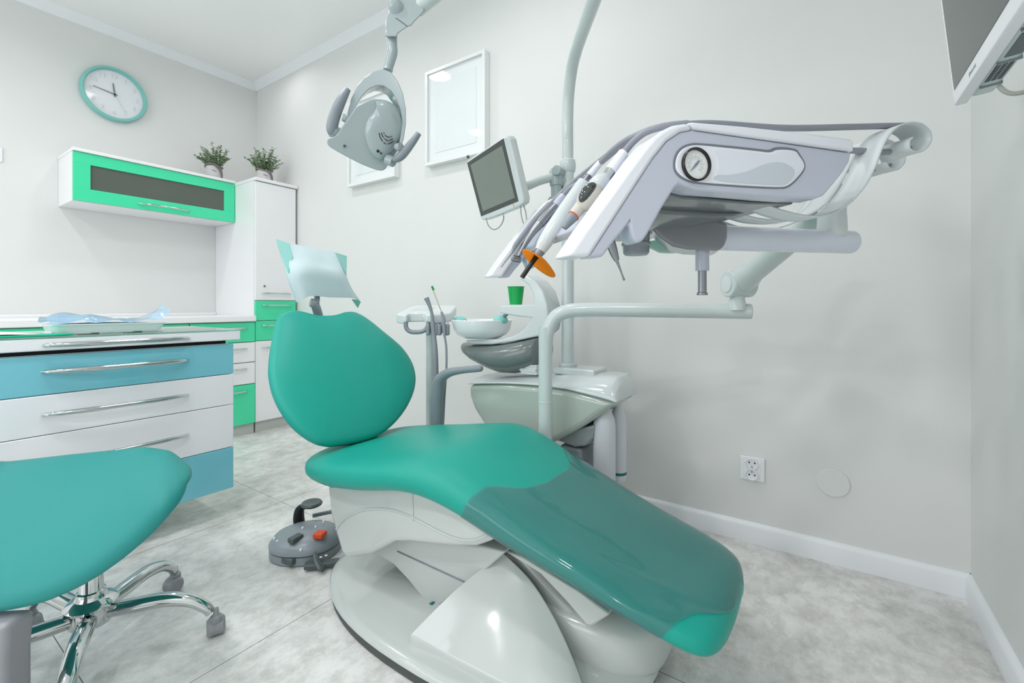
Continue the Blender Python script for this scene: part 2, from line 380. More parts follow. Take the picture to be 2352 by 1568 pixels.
# wall cabinet
ua, ub, za, zb, ux = .766, 1.672, 1.556, 1.852, -3.70
t = thing('wall_cabinet', (-3.86, 1.22, za), 'white wall cabinet with mint green flap door and grey glass pane', 'cabinet')
cb = MB()
cb.box((UL+.002, ua, za), (ux-.021, ub, za+.018)); cb.box((UL+.002, ua, za+.0181), (ux-.021, ua+.018, zb)); cb.box((UL+.002, ub-.018, za+.0181), (ux-.021, ub, zb)); cb.box((UL+.002, ua+.0181, za+.0181), (UL+.012, ub-.0181, zb))
cb.build('carcass', M_lam, t)
MB().box((UL+.002, ua-.004, zb), (ux+.012, ub+.002, zb+.02)).build('top_panel', M_lam, t, bevel=.003)
ga, gb, gz0, gz1 = .845, 1.598, 1.634, 1.783
dr = MB()
for a, b in (((ua, za+.002), (ub, gz0)), ((ua, gz1), (ub, zb-.002)), ((ua, gz0), (ga, gz1)), ((gb, gz0), (ub, gz1))):
    dr.box((ux-.019, a[0], a[1]), (ux, b[0], b[1]))
d = dr.build('flap_door', M_green, t, bevel=.0008, seg=2)
MB().box((ux-.013, ga, gz0), (ux-.009, gb, gz1)).build('glass_pane', M_glass, d, flat=True)
bow_handle(MB(), (ux, 1.075, 1.592), (ux, 1.375, 1.592), hz, .0055, .026).build('handle', M_chrome, d)
# light switch at the picture's left edge
c = V((UL, .487, 1.816))
t = thing('light_switch', c, 'white light switch plate on the left wall at the photo edge', 'switch')
MB().box((UL+.001, .44, 1.775), (UL+.009, .525, 1.86)).build('plate', M_trim, t, bevel=.002)
MB().box((UL+.009, .455, 1.79), (UL+.013, .51, 1.845)).build('rocker', M_trim, t, bevel=.0015)
# ================================================================ POTTED PLANTS
def plant(base, r, h, label, seed):
    rnd = random.Random(seed); base = V(base)
    t = thing('potted_plant', base, label, 'plant', 'small potted plants on top of the cabinets')
    MB().lathe([(0, 0), (r*.86, 0), (r*.97, h*.2), (r, h*.55), (r*.95, h*.82), (r*.9, h*.84), (r*.86, h*.8), (0, h*.7)], base, seg=28).build('pot', M_pot, t)
    rim = MB(); ring = []
    for k in range(25):
        a = 2*math.pi*k/24; ring.append(base+V((r*.98*math.cos(a), r*.98*math.sin(a), h*(.86+.07*math.sin(2*a+seed)))))
    rim.tube(ring, r*.13, seg=8, n=2)
    rim.tube([base+V((r*1.0, -r*.35, h*.85)), base+V((r*1.02, r*.1, h*.72)), base+V((r*.9, r*.5, h*.5)), base+V((r*.72, r*.72, h*.12))], [r*.12, r*.16, r*.18, r*.1], seg=8)
    rim.build('carved_hair_rim', M_potg, t)
    ey = [base+V((math.sqrt(max(0, (r*1.005)**2-y*y)), y, h*(.5-.05*math.cos(y/r*4)))) for y in [r*(-.55+.09*i) for i in range(6)]]
    MB().tube(ey, r*.035, seg=6, n=3).build('eyelash_line', mat('eyelash_dark', (60, 56, 58), .6), t)
    fo = MB(); st = MB()
    for s in range(38):
        a = rnd.uniform(0, 2*math.pi); lean = rnd.uniform(.15, .95); L = rnd.uniform(.10, .19)*(1-.25*lean)*h/.1
        p0 = base+V((r*.4*math.cos(a), r*.4*math.sin(a), h*.75)); dr_ = V((math.cos(a)*lean, math.sin(a)*lean, 1)).normalized()
        pts = [p0 + dr_*L*q + V((0, 0, -.25*lean*L*q*q)) for q in (0, .35, .7, 1)]
        st.tube(pts, [.0016, .0014, .0012, .0008], seg=5, n=3)
        P = cr(pts, 5)
        for i, p in enumerate(P[2:]):
            for sgn in (-1, 1):
                ax = rnd.uniform(0, 6.28); ld = V((math.cos(ax), math.sin(ax), rnd.uniform(-.1, .6))).normalized()
                sd = ld.cross(V((0, 0, 1))).normalized(); sz = rnd.uniform(.009, .0155)*(1.15-i/len(P)*.5)
                up_ = sd.cross(ld)*.15
                q = [p, p+ld*sz*.5+sd*sz*.5+up_*sz, p+ld*sz*1.3+sd*sz*.45+up_*sz, p+ld*sz*1.8, p+ld*sz*1.3-sd*sz*.45+up_*sz, p+ld*sz*.5-sd*sz*.5+up_*sz]
                fo.add(q, [(0, 1, 2, 3), (0, 3, 4, 5)])
    st.build('stems', mat('leaf_stem', (120, 130, 96), .6), t); tag(fo.build('foliage', M_leaf, t, flat=True), kind='stuff')
plant((-3.79, 1.565, zb+.02), .055, .115, 'small potted plant in a grey stone pot on the green wall cabinet', 3)
plant((-3.545, 1.815, 1.858), .055, .115, 'small potted plant in a grey stone pot on the tall corner cabinet', 5)
# ================================================================ MOBILE DRAWER CABINET
mx, ma, mb_ = -2.14, .185, .963
t = thing('drawer_trolley', (-2.4, .57, 0), 'wide trolley cabinet with glossy teal and white drawers on the left', 'cabinet')
MB().box((mx-.50, ma+.012, .128), (mx-.021, mb_-.012, .757)).build('carcass', M_lam2, t)
for za_, zb_, m, hh in ((.625, .755, M_teal, .702), (.491, .623, M_lam2, .560), (.305, .489, M_lam2, .398), (.125, .303, M_teal, None)):
    p = MB().box((mx-.02, ma+.001, za_), (mx, mb_-.001, zb_)).build('drawer', m, t, bevel=.003)
    if hh: bow_handle(MB(), (mx, .366, hh), (mx, .788, hh), hz, .0082, .034).build('handle', M_chrome, p)
p = MB().box((mx-.50, ma-.01, .772), (mx+.012, mb_+.022, .812)).build('worktop', M_lam2, t, bevel=.004)
bow_handle(MB(), (mx+.012, .366, .791), (mx+.012, .788, .791), hz, .0082, .03).build('handle', M_chrome, p)
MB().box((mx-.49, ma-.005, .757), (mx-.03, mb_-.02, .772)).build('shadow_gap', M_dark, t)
MB().box((mx-.52, ma-.02, .8125), (mx+.014, mb_+.03, .8185)).build('glass_top', M_gtop, t, bevel=.002)
cst = MB()
for x in (mx-.46, mx-.26):
    for y in (ma+.2, mb_-.24):
        c2 = MB().lathe([(0, 0), (.02, 0), (.028, .006), (.03, .014), (.028, .022), (.02, .028), (0, .028)], (x, y-.014, .032), (0, 1, 0), 20)
        c2.box((x-.022, y-.02, .05), (x+.022, y+.02, .128))
        c2.build('caster', M_wheel, t)
ztop = .8185
# instrument tray on the trolley
tx0, tx1, ty0, ty1 = -2.36, -2.22, .40, .74
t = thing('instrument_tray', (-2.29, .57, ztop), 'white plastic instrument tray on the trolley worktop', 'tray')
def rr(x0, x1, y0, y1, r, z, n=5):
    out = []
    for cx_, cy_, a0 in ((x1-r, y1-r, 0), (x0+r, y1-r, 90), (x0+r, y0+r, 180), (x1-r, y0+r, 270)):
        for k in range(n+1):
            a = math.radians(a0+90*k/n); out.append(V((cx_+r*math.cos(a), cy_+r*math.sin(a), z)))
    return out
tr = MB()
o = .012
tr.loft([rr(tx0+o*1.2, tx1-o*1.2, ty0+o*1.2, ty1-o*1.2, .02, ztop+.006), rr(tx0+o, tx1-o, ty0+o, ty1-o, .022, ztop+.007), rr(tx0, tx1, ty0, ty1, .028, ztop+.036), rr(tx0-.008, tx1+.008, ty0-.008, ty1+.008, .032, ztop+.037), rr(tx0-.008, tx1+.008, ty0-.008, ty1+.008, .032, ztop+.034), rr(tx0-.001, tx1+.001, ty0-.001, ty1+.001, .028, ztop+.033),
         rr(tx0+o-.001, tx1-o+.001, ty0+o-.001, ty1-o+.001, .022, ztop+.004), rr(tx0+o*1.3, tx1-o*1.3, ty0+o*1.3, ty1-o*1.3, .02, ztop+.0035)])
M_tray = mat('tray_white', (246, 248, 250), .3)
tr.build('body', M_tray, t)
for y in (ty0+.04, (ty0+ty1)/2, ty1-.04):
    MB().box((tx0+.016, y-.035, ztop+.0004), (tx1-.0135, y+.035, ztop+.0065)).build('foot_ridge', M_tray, t, bevel=.001)
# sterilisation pouch lying in the tray
rows = []
rnd = random.Random(4)
for i in range(9):
    q = i/8; row = []
    for k in range(19):
        s = k/18; y = .395+.36*s; x = -2.375+.165*q
        z = ztop+.040+.034*math.sin(math.pi*q)**.7*(.62+.38*math.sin(s*6+.6))+.006*math.sin(s*23+q*9)+rnd.uniform(0, .006)
        if s > .86: z += (s-.86)*.22+rnd.uniform(0, .01)
        if s < .08: z -= (.08-s)*.05
        row.append(V((x, y, z)))
    rows.append(row)
t = thing('sterilisation_pouch', (-2.29, .57, ztop+.037), 'crumpled clear blue sterilisation pouch lying in the white tray', 'pouch')
MB().grid(rows).build('film', M_pouch, t, sub=1)
ins = MB()
for x, y0, y1 in ((-2.32, .44, .67), (-2.29, .45, .70), (-2.26, .43, .66)):
    ins.tube([(x, y0, ztop+.034), (x+.004, (y0+y1)/2, ztop+.036), (x, y1, ztop+.034)], [.0025, .004, .0015], seg=8)
ins.build('packed_instrument', M_steel, t)
# mat and tissue at the photo's left edge
pts = [(-2.36, .17), (-2.15, .17), (-2.15, .40), (-2.17, .45), (-2.22, .44), (-2.30, .36), (-2.36, .30)]
tag(MB().prism([V((x, y, ztop+.0005)) for x, y in pts], (0, 0, .006)).build('green_mat', M_mat, origin=(-2.25, .3, ztop), bevel=.001), 'bright green mat at the front left of the trolley worktop', 'mat')
rows = []
for i in range(7):
    q = i/6
    rows.append([V((-2.36+.195*q, .175+.20*s*(1-.25*(1-q)), ztop+.009+.012*math.sin(math.pi*(1-q)*.5)*(1-s)+.0015*math.sin(9*s+3*q))) for s in [k/8 for k in range(9)]])
tag(MB().grid(rows).build('paper_towel', M_paper, origin=(-2.28, .3, ztop+.008), sub=1, solid=.002), 'folded white paper towel on top of the green mat', 'towel')
# ================================================================ DENTAL CHAIR
VC = 1.08                                                            # chair centre line
chair = thing('dental_chair', (-.85, VC, 0), 'green upholstered reclining dental chair with clear film over the leg rest', 'dental chair')
ST = [(-1.428,.388,.408,.14),(-1.415,.362,.432,.205),(-1.37,.343,.455,.25),(-1.25,.345,.480,.28),(-1.10,.368,.505,.287),(-.95,.402,.528,.284),(-.86,.405,.535,.272),
      (-.77,.388,.518,.257),(-.65,.355,.474,.242),(-.50,.322,.415,.228),(-.36,.294,.365,.218),(-.27,.268,.340,.210),(-.21,.250,.325,.198),(-.176,.246,.312,.176),(-.158,.252,.298,.13),(-.150,.264,.284,.06)]
SP = cr([V(s) if len(s) == 4 else s for s in [V((a, b, c_, d)) for a, b, c_, d in ST]], 6)
def cush(s, th, off=0.):                  # s in 0..1 along the cushion, th around its section (0 = far edge, pi/2 = top)
    x = max(0, min(1, s))*(len(SP)-1); i = min(int(x), len(SP)-2); q = SP[i].lerp(SP[i+1], x-i)
    u, zb, zt, hw = q; zm = (zb+zt)/2; hh = (zt-zb)/2
    c_, s_ = math.cos(th), math.sin(th); n = 2.7
    w = math.copysign(abs(c_)**(2/n), c_)*(hw+off); z = zm + math.copysign(abs(s_)**(2/n), s_)*(hh+off)
    if s_ > 0:                            # dished seat with a raised front roll
        k = max(0, 1-((u+1.12)/.30)**2)
        z -= .022*k*max(0, 1-(w/hw)**2)
    return V((u, VC+w, z))
NS = 40
rings = [[cush(i/70, 2*math.pi*k/NS) for k in range(NS)] for i in range(71)]
MB().loft(rings).build('seat_cushion', M_uph, chair, ang=80)
# clear film sleeve over the leg rest: boundary given per angle
def film_edge(th):
    # start of the film: wavy tongue on top, oblique down the near side
    t_ = math.degrees(th) % 360
    K = [(-40,.51),(0,.51),(41,.52),(52,.532),(62,.546),(75,.556),(94,.556),(110,.548),(118,.538),(127,.5225),(134,.515),(147,.5125),(176,.505),(202,.4925),(230,.485)]
    if t_ > 320: t_ -= 360
    for (a, p), (b, q) in zip(K, K[1:]):
        if a <= t_ <= b:
            return p+(q-p)*(t_-a)/(b-a)
    return .58
def film_end(th):
    t_ = math.degrees(th) % 360
    if t_ > 320: t_ -= 360
    K = [(-40,.99),(60,.995),(108,.992),(113,.975),(116,.94),(118,.90),(123,.845),(127,.815),(132,.80),(140,.7875),(151,.7725),(176,.7575),(198,.7425),(230,.735)]
    for (a, p), (b, q) in zip(K, K[1:]):
        if a <= t_ <= b: return p+(q-p)*(t_-a)/(b-a)
    return .95
rows = []
for k in range(136):
    th = math.radians(-40+2*k); a, b = film_edge(th), film_end(th)
    rows.append([cush(a+(b-a)*i/40, th, .0028+.0012*math.sin(i*.35+3*th)+(.018*max(0, (i-36)/4)*max(0, math.cos(th)) if i > 36 else 0)) for i in range(41)])
tag(MB().grid(rows).build('film_cover', M_film, chair, ang=80), 'clear glossy vinyl film over the leg rest')
# back rest
PB, PT = V((-1.30, VC, .47)), V((-1.62, VC, .88))
BN = (PT-PB).cross(V((0, 1, 0))).normalized()
if BN.x < 0: BN = -BN
bo = [(640,721),(660.6,713.4),(677.5,713),(697,717),(721,723),(745,725),(769.6,723),(789,717),(806,715.6),(823,720),(847,734.5),(878.6,760),(915,790),(934.4,812),(949,837.5),(956,864),(955,891),(944,922),(924.7,954),(898,983),(866.5,1004.7),(818,1019),(769.6,1026),(750,1025),(726,1019),(697,1002),(668,975.6),(641,937),(624,898),(616.5,862),(616,837.5),(619.4,801),(626.7,760),(632.7,733)]
bp = [on_plane(x, y, PB, BN) for x, y in bo]
bc = sum(bp, V())/len(bp)
bp = [bc+(p-bc)*.985 for p in bp]
bq = cr(bp + [bp[0]], 3)[:-1]
MB().inflate(bq, BN, .035, .075, k=2.5).build('back_cushion', M_uph, chair, ang=80)
tag(MB().inflate([bc+(p-bc)*.86-BN*.065 for p in bq], BN, .01, .03, k=3, rs=(.9, .88, .84, .7, .5, .3)).build('back_shell', M_plast, chair), 'white plastic shell behind the back cushion')
# head rest stem and pad
hp = V((-1.675, 1.02, .93))
def prism_px(name, pts, u, th, m, parent, bevel=.004, **k):
    return MB().prism([on_u(x, y, u) for x, y in pts], (th, 0, 0)).build(name, m, parent, bevel=bevel, **k)
stem = MB()
stem.tube([on_u(733, 730, -1.70), on_u(728, 712, -1.69), on_u(722, 699, -1.685), on_u(713, 694, -1.685)], [.022, .022, .021, .018], seg=14, flat=.35, up=(1, 0, .3))
stem.tube([on_u(727, 697, -1.69), on_u(728, 686, -1.70), on_u(728, 672, -1.71)], .011, seg=12, flat=.8)
stem.build('headrest_stem', M_grey, chair)
hx = V((.30, 0, 0)); ho = [(668,575),(700,572),(740,582),(775,592),(790,612),(797,640),(800,668),(780,676),(740,676),(705,680),(688,672),(676,640),(668,605)]
hN = V((1, -.1, -.15)).normalized(); HP = V((-1.815, 1.0, 1.05))
hb = [on_plane(x, y, HP, hN) for x, y in ho]
MB().inflate(cr(hb+[hb[0]], 3)[:-1], hN, .006, .06).build('headrest_pad', M_uph, chair, ang=80)
# arm rest on the far side
ap = [on_v(x, y, 1.385) for x, y in ((1102,846),(1060,850),(1028,857),(1010,874),(1004,905),(1003,940),(1003,985))]
MB().tube(ap, [.013, .0145, .019, .024, .026, .0255, .026], seg=18, flat=1.15, up=(0, 1, 0)).build('armrest', M_grey, chair)
MB().ball(ap[0], .013, .0155, .013).build('armrest_tip', M_grey, chair)
MB().tube([ap[-1], ap[-1]+V((0, -.01, -.10)), ap[-1]+V((.02, -.12, -.13))], [.026, .026, .03], seg=16).build('armrest_bracket', M_grey, chair)
# seat shell under the cushion
sv = .872
sp_ = [(748,1104),(756,1180),(768,1225),(783,1278),(800,1284),(850,1275),(880,1260),(905,1247),(940,1248),(1000,1255),(1050,1259),(1090,1258),(1118,1248),(1146,1232),(1128,1205),(1090,1180),(1040,1150),(1000,1130),(950,1112),(880,1098)]
sh = [on_v(x, y, sv) for x, y in sp_]
MB().prism(sh, (0, 2*(VC-sv), 0)).build('seat_shell', M_cream, chair, bevel=.02, seg=4)
# raised moulding line and recess pad on the shell
ml = [on_v(x, y, sv-.001) for x, y in ((772,1215),(790,1192),(830,1172),(880,1168),(930,1180),(980,1205),(1030,1230),(1070,1240),(1105,1235),(1125,1222))]
MB().tube(ml, .003, seg=8).build('moulding', M_cream, chair)
MB().tube([on_v(946, 1120, sv-.001), on_v(949, 1195, sv-.001)], .0025, seg=8, smooth=False).build('panel_seam', M_cream, chair)
MB().obox(on_v(761, 1111, .86), (.014, 0, 0), (0, .006, 0), (0, 0, .007)).build('hinge_block', M_black, chair, bevel=.001)
# lifting arm
la = [(838,1270),(872,1278),(905,1298),(938,1334),(965,1368),(990,1404),(1080,1340),(1160,1268),(1110,1255),(1000,1240),(900,1225)]
MB().prism([on_v(x, y, .955) for x, y in la], (0, .25, 0)).build('lifting_arm', M_cream, chair, bevel=.006)
MB().tube([on_v(912, 1266, .953), on_v(1066, 1336, .953)], .0018, seg=6, smooth=False).build('arm_seam', M_grey, chair)
MB().obox(on_v(990, 1388, .95), (.012, 0, .004), (0, .008, 0), (-.002, 0, .006)).build('release_tab', mat('teal_tab', (20, 120, 126), .4), chair, bevel=.002)
# base plate with rubber edge
def sup(cu, cv, a, b, n, z, k=72, sk=0.):
    out = []
    for i in range(k):
        t_ = 2*math.pi*i/k; c_, s_ = math.cos(t_), math.sin(t_)
        out.append(V((cu+a*math.copysign(abs(c_)**(2/n), c_), cv+b*math.copysign(abs(s_)**(2/n), s_), z)))
    return out
BC, BA, BB = -.875, .545, .325
def bp_ring(k, z): return sup(BC, 1.10, BA*k, BB*k if k > .5 else BB*k, 2.35, z)
MB().loft([bp_ring(.975, .0005), bp_ring(.985, .004), bp_ring(.985, .024), bp_ring(.975, .027)]).build('rubber_rim', M_rubber, chair)
MB().loft([bp_ring(.985, .0275), bp_ring(1, .030), bp_ring(1, .040), bp_ring(.985, .046), bp_ring(.93, .052), bp_ring(.6, .066), bp_ring(.2, .072)]).build('base_plate', M_cream, chair, ang=60)
# sloping step cover on the near side of the base
wz = .052
A = on_z(940, 1482, wz); A2 = on_z(942, 1455, wz+.020) 
ap_ = V((-.705, 1.00, .285))
def ribbon(p, q, n): return [p.lerp(q, i/n) for i in range(n+1)]
ridge0 = on_plane(941, 1456, A, V((0, 1, 0)))
apex = on_v(1155, 1266, 1.0)
low = [ridge0, on_v(1010, 1494, .826), on_v(1085, 1533, .83), on_v(1160, 1570, .835), on_v(1260, 1612, .85), on_v(1330, 1640, .88)]
rt = [apex, on_v(1215, 1325, 1.0), on_v(1262, 1395, .985), on_v(1300, 1470, .965), on_v(1330, 1545, .94), on_v(1350, 1610, .91)]
rows = []
L6, R6 = cr(low, 4), cr(rt, 4)
for p, q in zip(L6, R6): rows.append([p.lerp(q, i/8)+V((0, 0, .012*math.sin(math.pi*i/8))) for i in range(9)])
top = MB()
n9 = 9
# closed solid: sloping top plus skirt down to the base plate
skirt = [[V((p.x, p.y, .047)) for p in r] for r in rows]
top.grid(rows)
bd = [r[0] for r in rows] + rows[-1][1:] + [r[-1] for r in reversed(rows[:-1])] + list(reversed(rows[0][1:-1]))
top.v = []; top.f = []
nb = len(bd)
flatrows = [p for r in rows for p in r]
top.add(flatrows, [(i*n9+j, i*n9+j+1, (i+1)*n9+j+1, (i+1)*n9+j) for i in range(len(rows)-1) for j in range(n9-1)])
bidx = [i*n9 for i in range(len(rows))] + [(len(rows)-1)*n9+j for j in range(1, n9)] + [i*n9+n9-1 for i in range(len(rows)-2, -1, -1)] + [j for j in range(n9-2, 0, -1)]
o0 = len(top.v); top.v += [V((top.v[i].x, top.v[i].y, .047)) for i in bidx]
for i in range(len(bidx)):
    j = (i+1) % len(bidx); top.f.append((bidx[i], bidx[j], o0+j, o0+i))
top.f.append(tuple(o0+i for i in range(len(bidx))))
top.build('step_cover', M_cream, chair, bevel=.006, seg=3, ang=40)
cp_ = [(-.80,.05),(-.775,.235),(-.715,.258),(-.66,.24),(-.58,.188),(-.50,.145),(-.44,.115),(-.41,.09),(-.40,.05)]
MB().prism([V((u, 1.025, z)) for u, z in cp_], (0, .2, 0)).build('column_cover', M_cream, chair, bevel=.018, seg=4)
# rounded foot housing and leg rest bracket
MB().loft([sup(-.57, 1.17, .252, .165, 2.8, .047), sup(-.57, 1.17, .255, .168, 2.8, .06), sup(-.57, 1.17, .252, .165, 2.8, .12), sup(-.575, 1.17, .24, .155, 2.8, .145), sup(-.58, 1.17, .2, .12, 2.6, .158), sup(-.58, 1.17, .05, .04, 2.4, .162)]).build('foot_housing', M_cream, chair, ang=60)
br = [(1150,1262),(1240,1318),(1300,1382),(1345,1436),(1356,1441),(1400,1412),(1330,1360),(1200,1280)]
MB().prism([on_v(x, y, .985) for x, y in br], (0, .19, 0)).build('legrest_bracket', M_cream, chair, bevel=.006)
MB().box((-.80, 1.03, .25), (-.64, 1.17, .36)).build('hydraulic_block', M_dark, chair, bevel=.01)
# napkin over the head rest
R0 = [(635,549,-1.80),(655,556,-1.80),(700,565,-1.80),(745,575,-1.80),(772,580,-1.80),(795,587,-1.83)]
R1 = [(648,592,-1.775),(668,590,-1.745),(705,590,-1.735),(745,602,-1.735),(782,608,-1.745),(795,610,-1.80)]
R2 = [(660,632,-1.735),(680,622,-1.70),(708,617,-1.685),(748,622,-1.685),(782,629,-1.69),(796,632,-1.72)]
R3 = [(669,660,-1.725),(690,652,-1.69),(718,650,-1.68),(760,655,-1.68),(795,660,-1.685),(808,662,-1.71)]
R4 = [(681,694,-1.73),(697,688,-1.69),(716,679,-1.68),(760,683,-1.68),(808,684,-1.685),(827,690,-1.72)]
G = [cr([on_u(*p) for p in r], 5) for r in (R0, R1, R2, R3, R4)]
Gr = [cr([g[j] for g in G], 4) for j in range(len(G[0]))]
nap = thing('headrest_napkin', on_u(740, 690, -1.69), 'pale blue disposable napkin with mint backing draped over the chair headrest', 'napkin')
MB().grid(Gr).build('napkin_sheet', M_bib, nap, ang=80)
bk = [[p+V((-.004, 0, 0)) for p in r] for r in Gr]
MB().grid(bk).build('mint_backing', M_bibt, nap, ang=80)
q = [on_u(808, 687, -1.69), on_u(822, 688, -1.70), on_u(829, 693, -1.715), on_u(822, 707, -1.70)]
tag(MB().prism(q, (-.002, 0, 0)).build('curled_corner', mat('mint_curl', (110, 196, 180), .6), nap), 'folded back mint coloured corner')
def side(pp):
    return MB().prism([on_u(*p) for p in pp], (-.002, 0, 0))
side([(634,549,-1.797),(664,558,-1.793),(672,590,-1.735),(662,628,-1.725)]).build('side_fold', M_bibt, nap)
side([(771,580,-1.795),(797,588,-1.825),(796,632,-1.71),(786,612,-1.735)]).build('side_fold', M_bibt, nap)
# ================================================================ FOOT CONTROL
fc = cam(-.775, 1.715, 0)
t = thing('foot_control', fc, 'grey foot control with orange switch on the floor by the chair base', 'foot pedal')
fx, fy = V((CS, SN, 0)), V((-SN, CS, 0))
def frg(a, b, z, n=2.2, ox=0, oy=0, k=40):
    out = []
    for i in range(k):
        q = 2*math.pi*i/k; c_, s_ = math.cos(q), math.sin(q)
        out.append(fc+fx*(ox+a*math.copysign(abs(c_)**(2/n), c_))+fy*(oy+b*math.copysign(abs(s_)**(2/n), s_))+V((0, 0, z)))
    return out
MB().loft([frg(.118, .108, .001), frg(.125, .112, .004), frg(.125, .112, .030), frg(.118, .105, .033)]).build('base', M_grey, t)
MB().loft([frg(.118, .106, .0335), frg(.126, .114, .036), frg(.126, .114, .048), frg(.112, .10, .066), frg(.085, .075, .080, ox=.008), frg(.05, .045, .088, ox=.012), frg(.01, .01, .091, ox=.012)]).build('cover', M_grey, t, ang=60)
def fpt(cx, d, z): return cam(cx, d, z)
def blk(name, x, y, d, ex, ey, ez, m, b=.003, rot=0.):
    c_ = at(x, y, d); r = math.radians(rot)
    X = fx*math.cos(r)+fy*math.sin(r); Y = -fx*math.sin(r)+fy*math.cos(r)
    return MB().obox(c_, X*ex, Y*ey, V((0, 0, ez))).build(name, m, t, bevel=b)
blk('orange_switch', 735, 1227, 1.655, .018, .019, .009, M_orange, .004, -8)
blk('rocker_switch', 679, 1236, 1.638, .014, .024, .009, M_dgrey, .004, -25)
for x, y, d, rot in ((631,1267,1.655,-55),(662,1286,1.61,-25)):
    blk('side_lever', x, y, d, .03 if x > 650 else .022, .012, .012, M_dgrey, .006, rot)
blk('front_pedal', 752, 1293, 1.60, .075, .016, .008, M_dgrey, .004, 14)
MB().tube([at(723, 1268, 1.60), at(727, 1287, 1.575), at(737, 1305, 1.56), at(735, 1312, 1.555)], [.006, .009, .012, .009], seg=10, flat=.5).build('lift_tongue', M_dgrey, t)
MB().lathe([(0, -.009), (.026, -.008), (.038, -.002), (.040, .004), (.036, .010), (.015, .007), (0, .006)], at(716, 1158, 1.80), (0, 0, 1), 28).build('push_button_cap', M_dgrey, t)
MB().tube([at(690, 1212, 1.80), at(686, 1188, 1.80), at(690, 1168, 1.80), at(706, 1160, 1.80)], [.022, .022, .018, .012], seg=14, flat=.8).build('button_post', M_black, t)
MB().tube([at(718, 1184, 1.84), at(760, 1175, 1.88), at(800, 1168, 1.9)], .008, seg=12).build('carry_bar', M_grey, t)
for x, y, d in ((630,1236,1.665),(637,1243,1.65),(654,1257,1.625),(672,1261,1.615),(691,1262,1.61),(695,1212,1.70),(725,1210,1.71),(743,1197,1.74)):
    c_ = at(x, y, d)
    MB().obox(c_, fx*.0034, fy*.0034, V((0, 0, .0035))).build('white_symbol', M_paper, t)
for x, y in ((737, 1279), (749, 1275)):
    MB().obox(at(x, y, 1.595), fx*.004, fy*.003, V((0, 0, .0012))).build('white_symbol', M_paper, t)
# ================================================================ SADDLE STOOL
hc = cam(-1.10, 1.19, 0)
t = thing('saddle_stool', hc, 'green vinyl saddle stool on a chrome star base with grey casters', 'stool')
NE = [(430,1096,1.17),(429,1114,1.125),(423,1132,1.10),(410,1154,1.075),(388,1180,1.05),(350,1222,1.03),(300,1267,1.01),(250,1305,.995),(200,1337,.98),(150,1362,.97),(100,1382,.96),(50,1395,.955),(0,1403,.95),(-90,1410,.945),(-190,1400,.95),(-260,1360,.98)]
FE = [(430,1090,1.18),(427,1074,1.21),(419,1060,1.232),(405,1048,1.255),(386,1041,1.275),(350,1035,1.30),(310,1037,1.325),(270,1041,1.345),(220,1046,1.36),(170,1051,1.37),(110,1058,1.38),(50,1065,1.385),(0,1070,1.385),(-90,1080,1.31),(-190,1092,1.22),(-260,1112,1.12)]
rings = []
NP = cr([at(*p) for p in NE], 4); FP = cr([at(*p) for p in FE], 4)
for i, (n_, f_) in enumerate(zip(NP, FP)):
    m_ = (n_+f_)/2; h_ = (f_-n_)/2; k = min(1, h_.length/.17); e_ = len(NP)-1-i
    k *= min(1, (e_+1)/8)
    tg = (NP[min(i+1, len(NP)-1)]-NP[max(i-1, 0)]+FP[min(i+1, len(FP)-1)]-FP[max(i-1, 0)]).normalized()
    up = tg.cross(h_).normalized()
    if up.z < 0: up = -up
    r = []
    for j in range(44):
        a_ = 2*math.pi*j/44; c_, s_ = math.cos(a_), math.sin(a_)
        cc_ = math.copysign(abs(c_)**.8, c_); ss_ = abs(s_)**.8
        r.append(m_ + h_*cc_ + up*((.058 if s_ > 0 else -.012)*k*ss_ if s_ > 0 else -.030*k*ss_*(1-.6*abs(c_))))
    rings.append(r)
MB().loft(rings).build('saddle_seat', M_uph2, t, ang=80)
MB().lathe([(0, .17), (.030, .17), (.030, .178), (.025, .18), (.025, .31), (.018, .312), (.018, .44), (0, .44)], hc, seg=32).build('gas_lift', M_chrome, t)
MB().lathe([(0, .095), (.043, .095), (.046, .10), (.046, .135), (.054, .14), (.056, .147), (.05, .155), (.034, .162), (.030, .17), (0, .17)], hc, seg=40).build('hub', M_chrome, t)
cstm = None
for k in range(5):
    a = math.radians(15.6+72*k); d_ = V((CS*math.cos(a)-SN*math.sin(a), SN*math.cos(a)+CS*math.sin(a), 0)); up = V((0, 0, 1)); R = .275
    leg = MB().tube([hc+d_*.03+up*.118, hc+d_*.10+up*.122, hc+d_*.17+up*.125, hc+d_*.225+up*.112, hc+d_*.26+up*.088, hc+d_*.273+up*.07], [.019, .021, .020, .018, .0155, .013], seg=18, flat=.9).build('leg', M_chrome, t)
    cc = hc+d_*(R+.012); ca = math.radians([250, 20, 95, 160, 40][k]); ax = V((math.cos(ca), math.sin(ca), 0)); px_ = V((-ax.y, ax.x, 0))
    cs = MB()
    cs.lathe([(0, -.022), (.018, -.022), (.0235, -.016), (.0245, -.008), (.0235, -.006), (.0235, .006), (.0245, .008), (.0235, .016), (.018, .022), (0, .022)], cc+up*.0248-px_*.012, ax, 28)
    cs.build('caster', M_wheel, leg)
    MB().lathe([(.0, .0), (.011, 0), (.015, .006), (.015, .018), (.008, .022), (.006, .04), (0, .04)], cc+up*.038-px_*.004, seg=18).build('caster_fork', M_wheel, leg)
bk_ = [(-30,1398),(82,1393),(82,1430),(78,1470),(78,1568),(80,1640),(-30,1640)]
pl = at(40, 1400, .985); nn = V((-SN, CS, 0))
MB().prism([on_plane(x, y, pl, nn) for x, y in bk_], nn*-.06).build('seat_bracket', mat('bracket_grey', (150, 152, 158), .35), t, bevel=.012, seg=4)
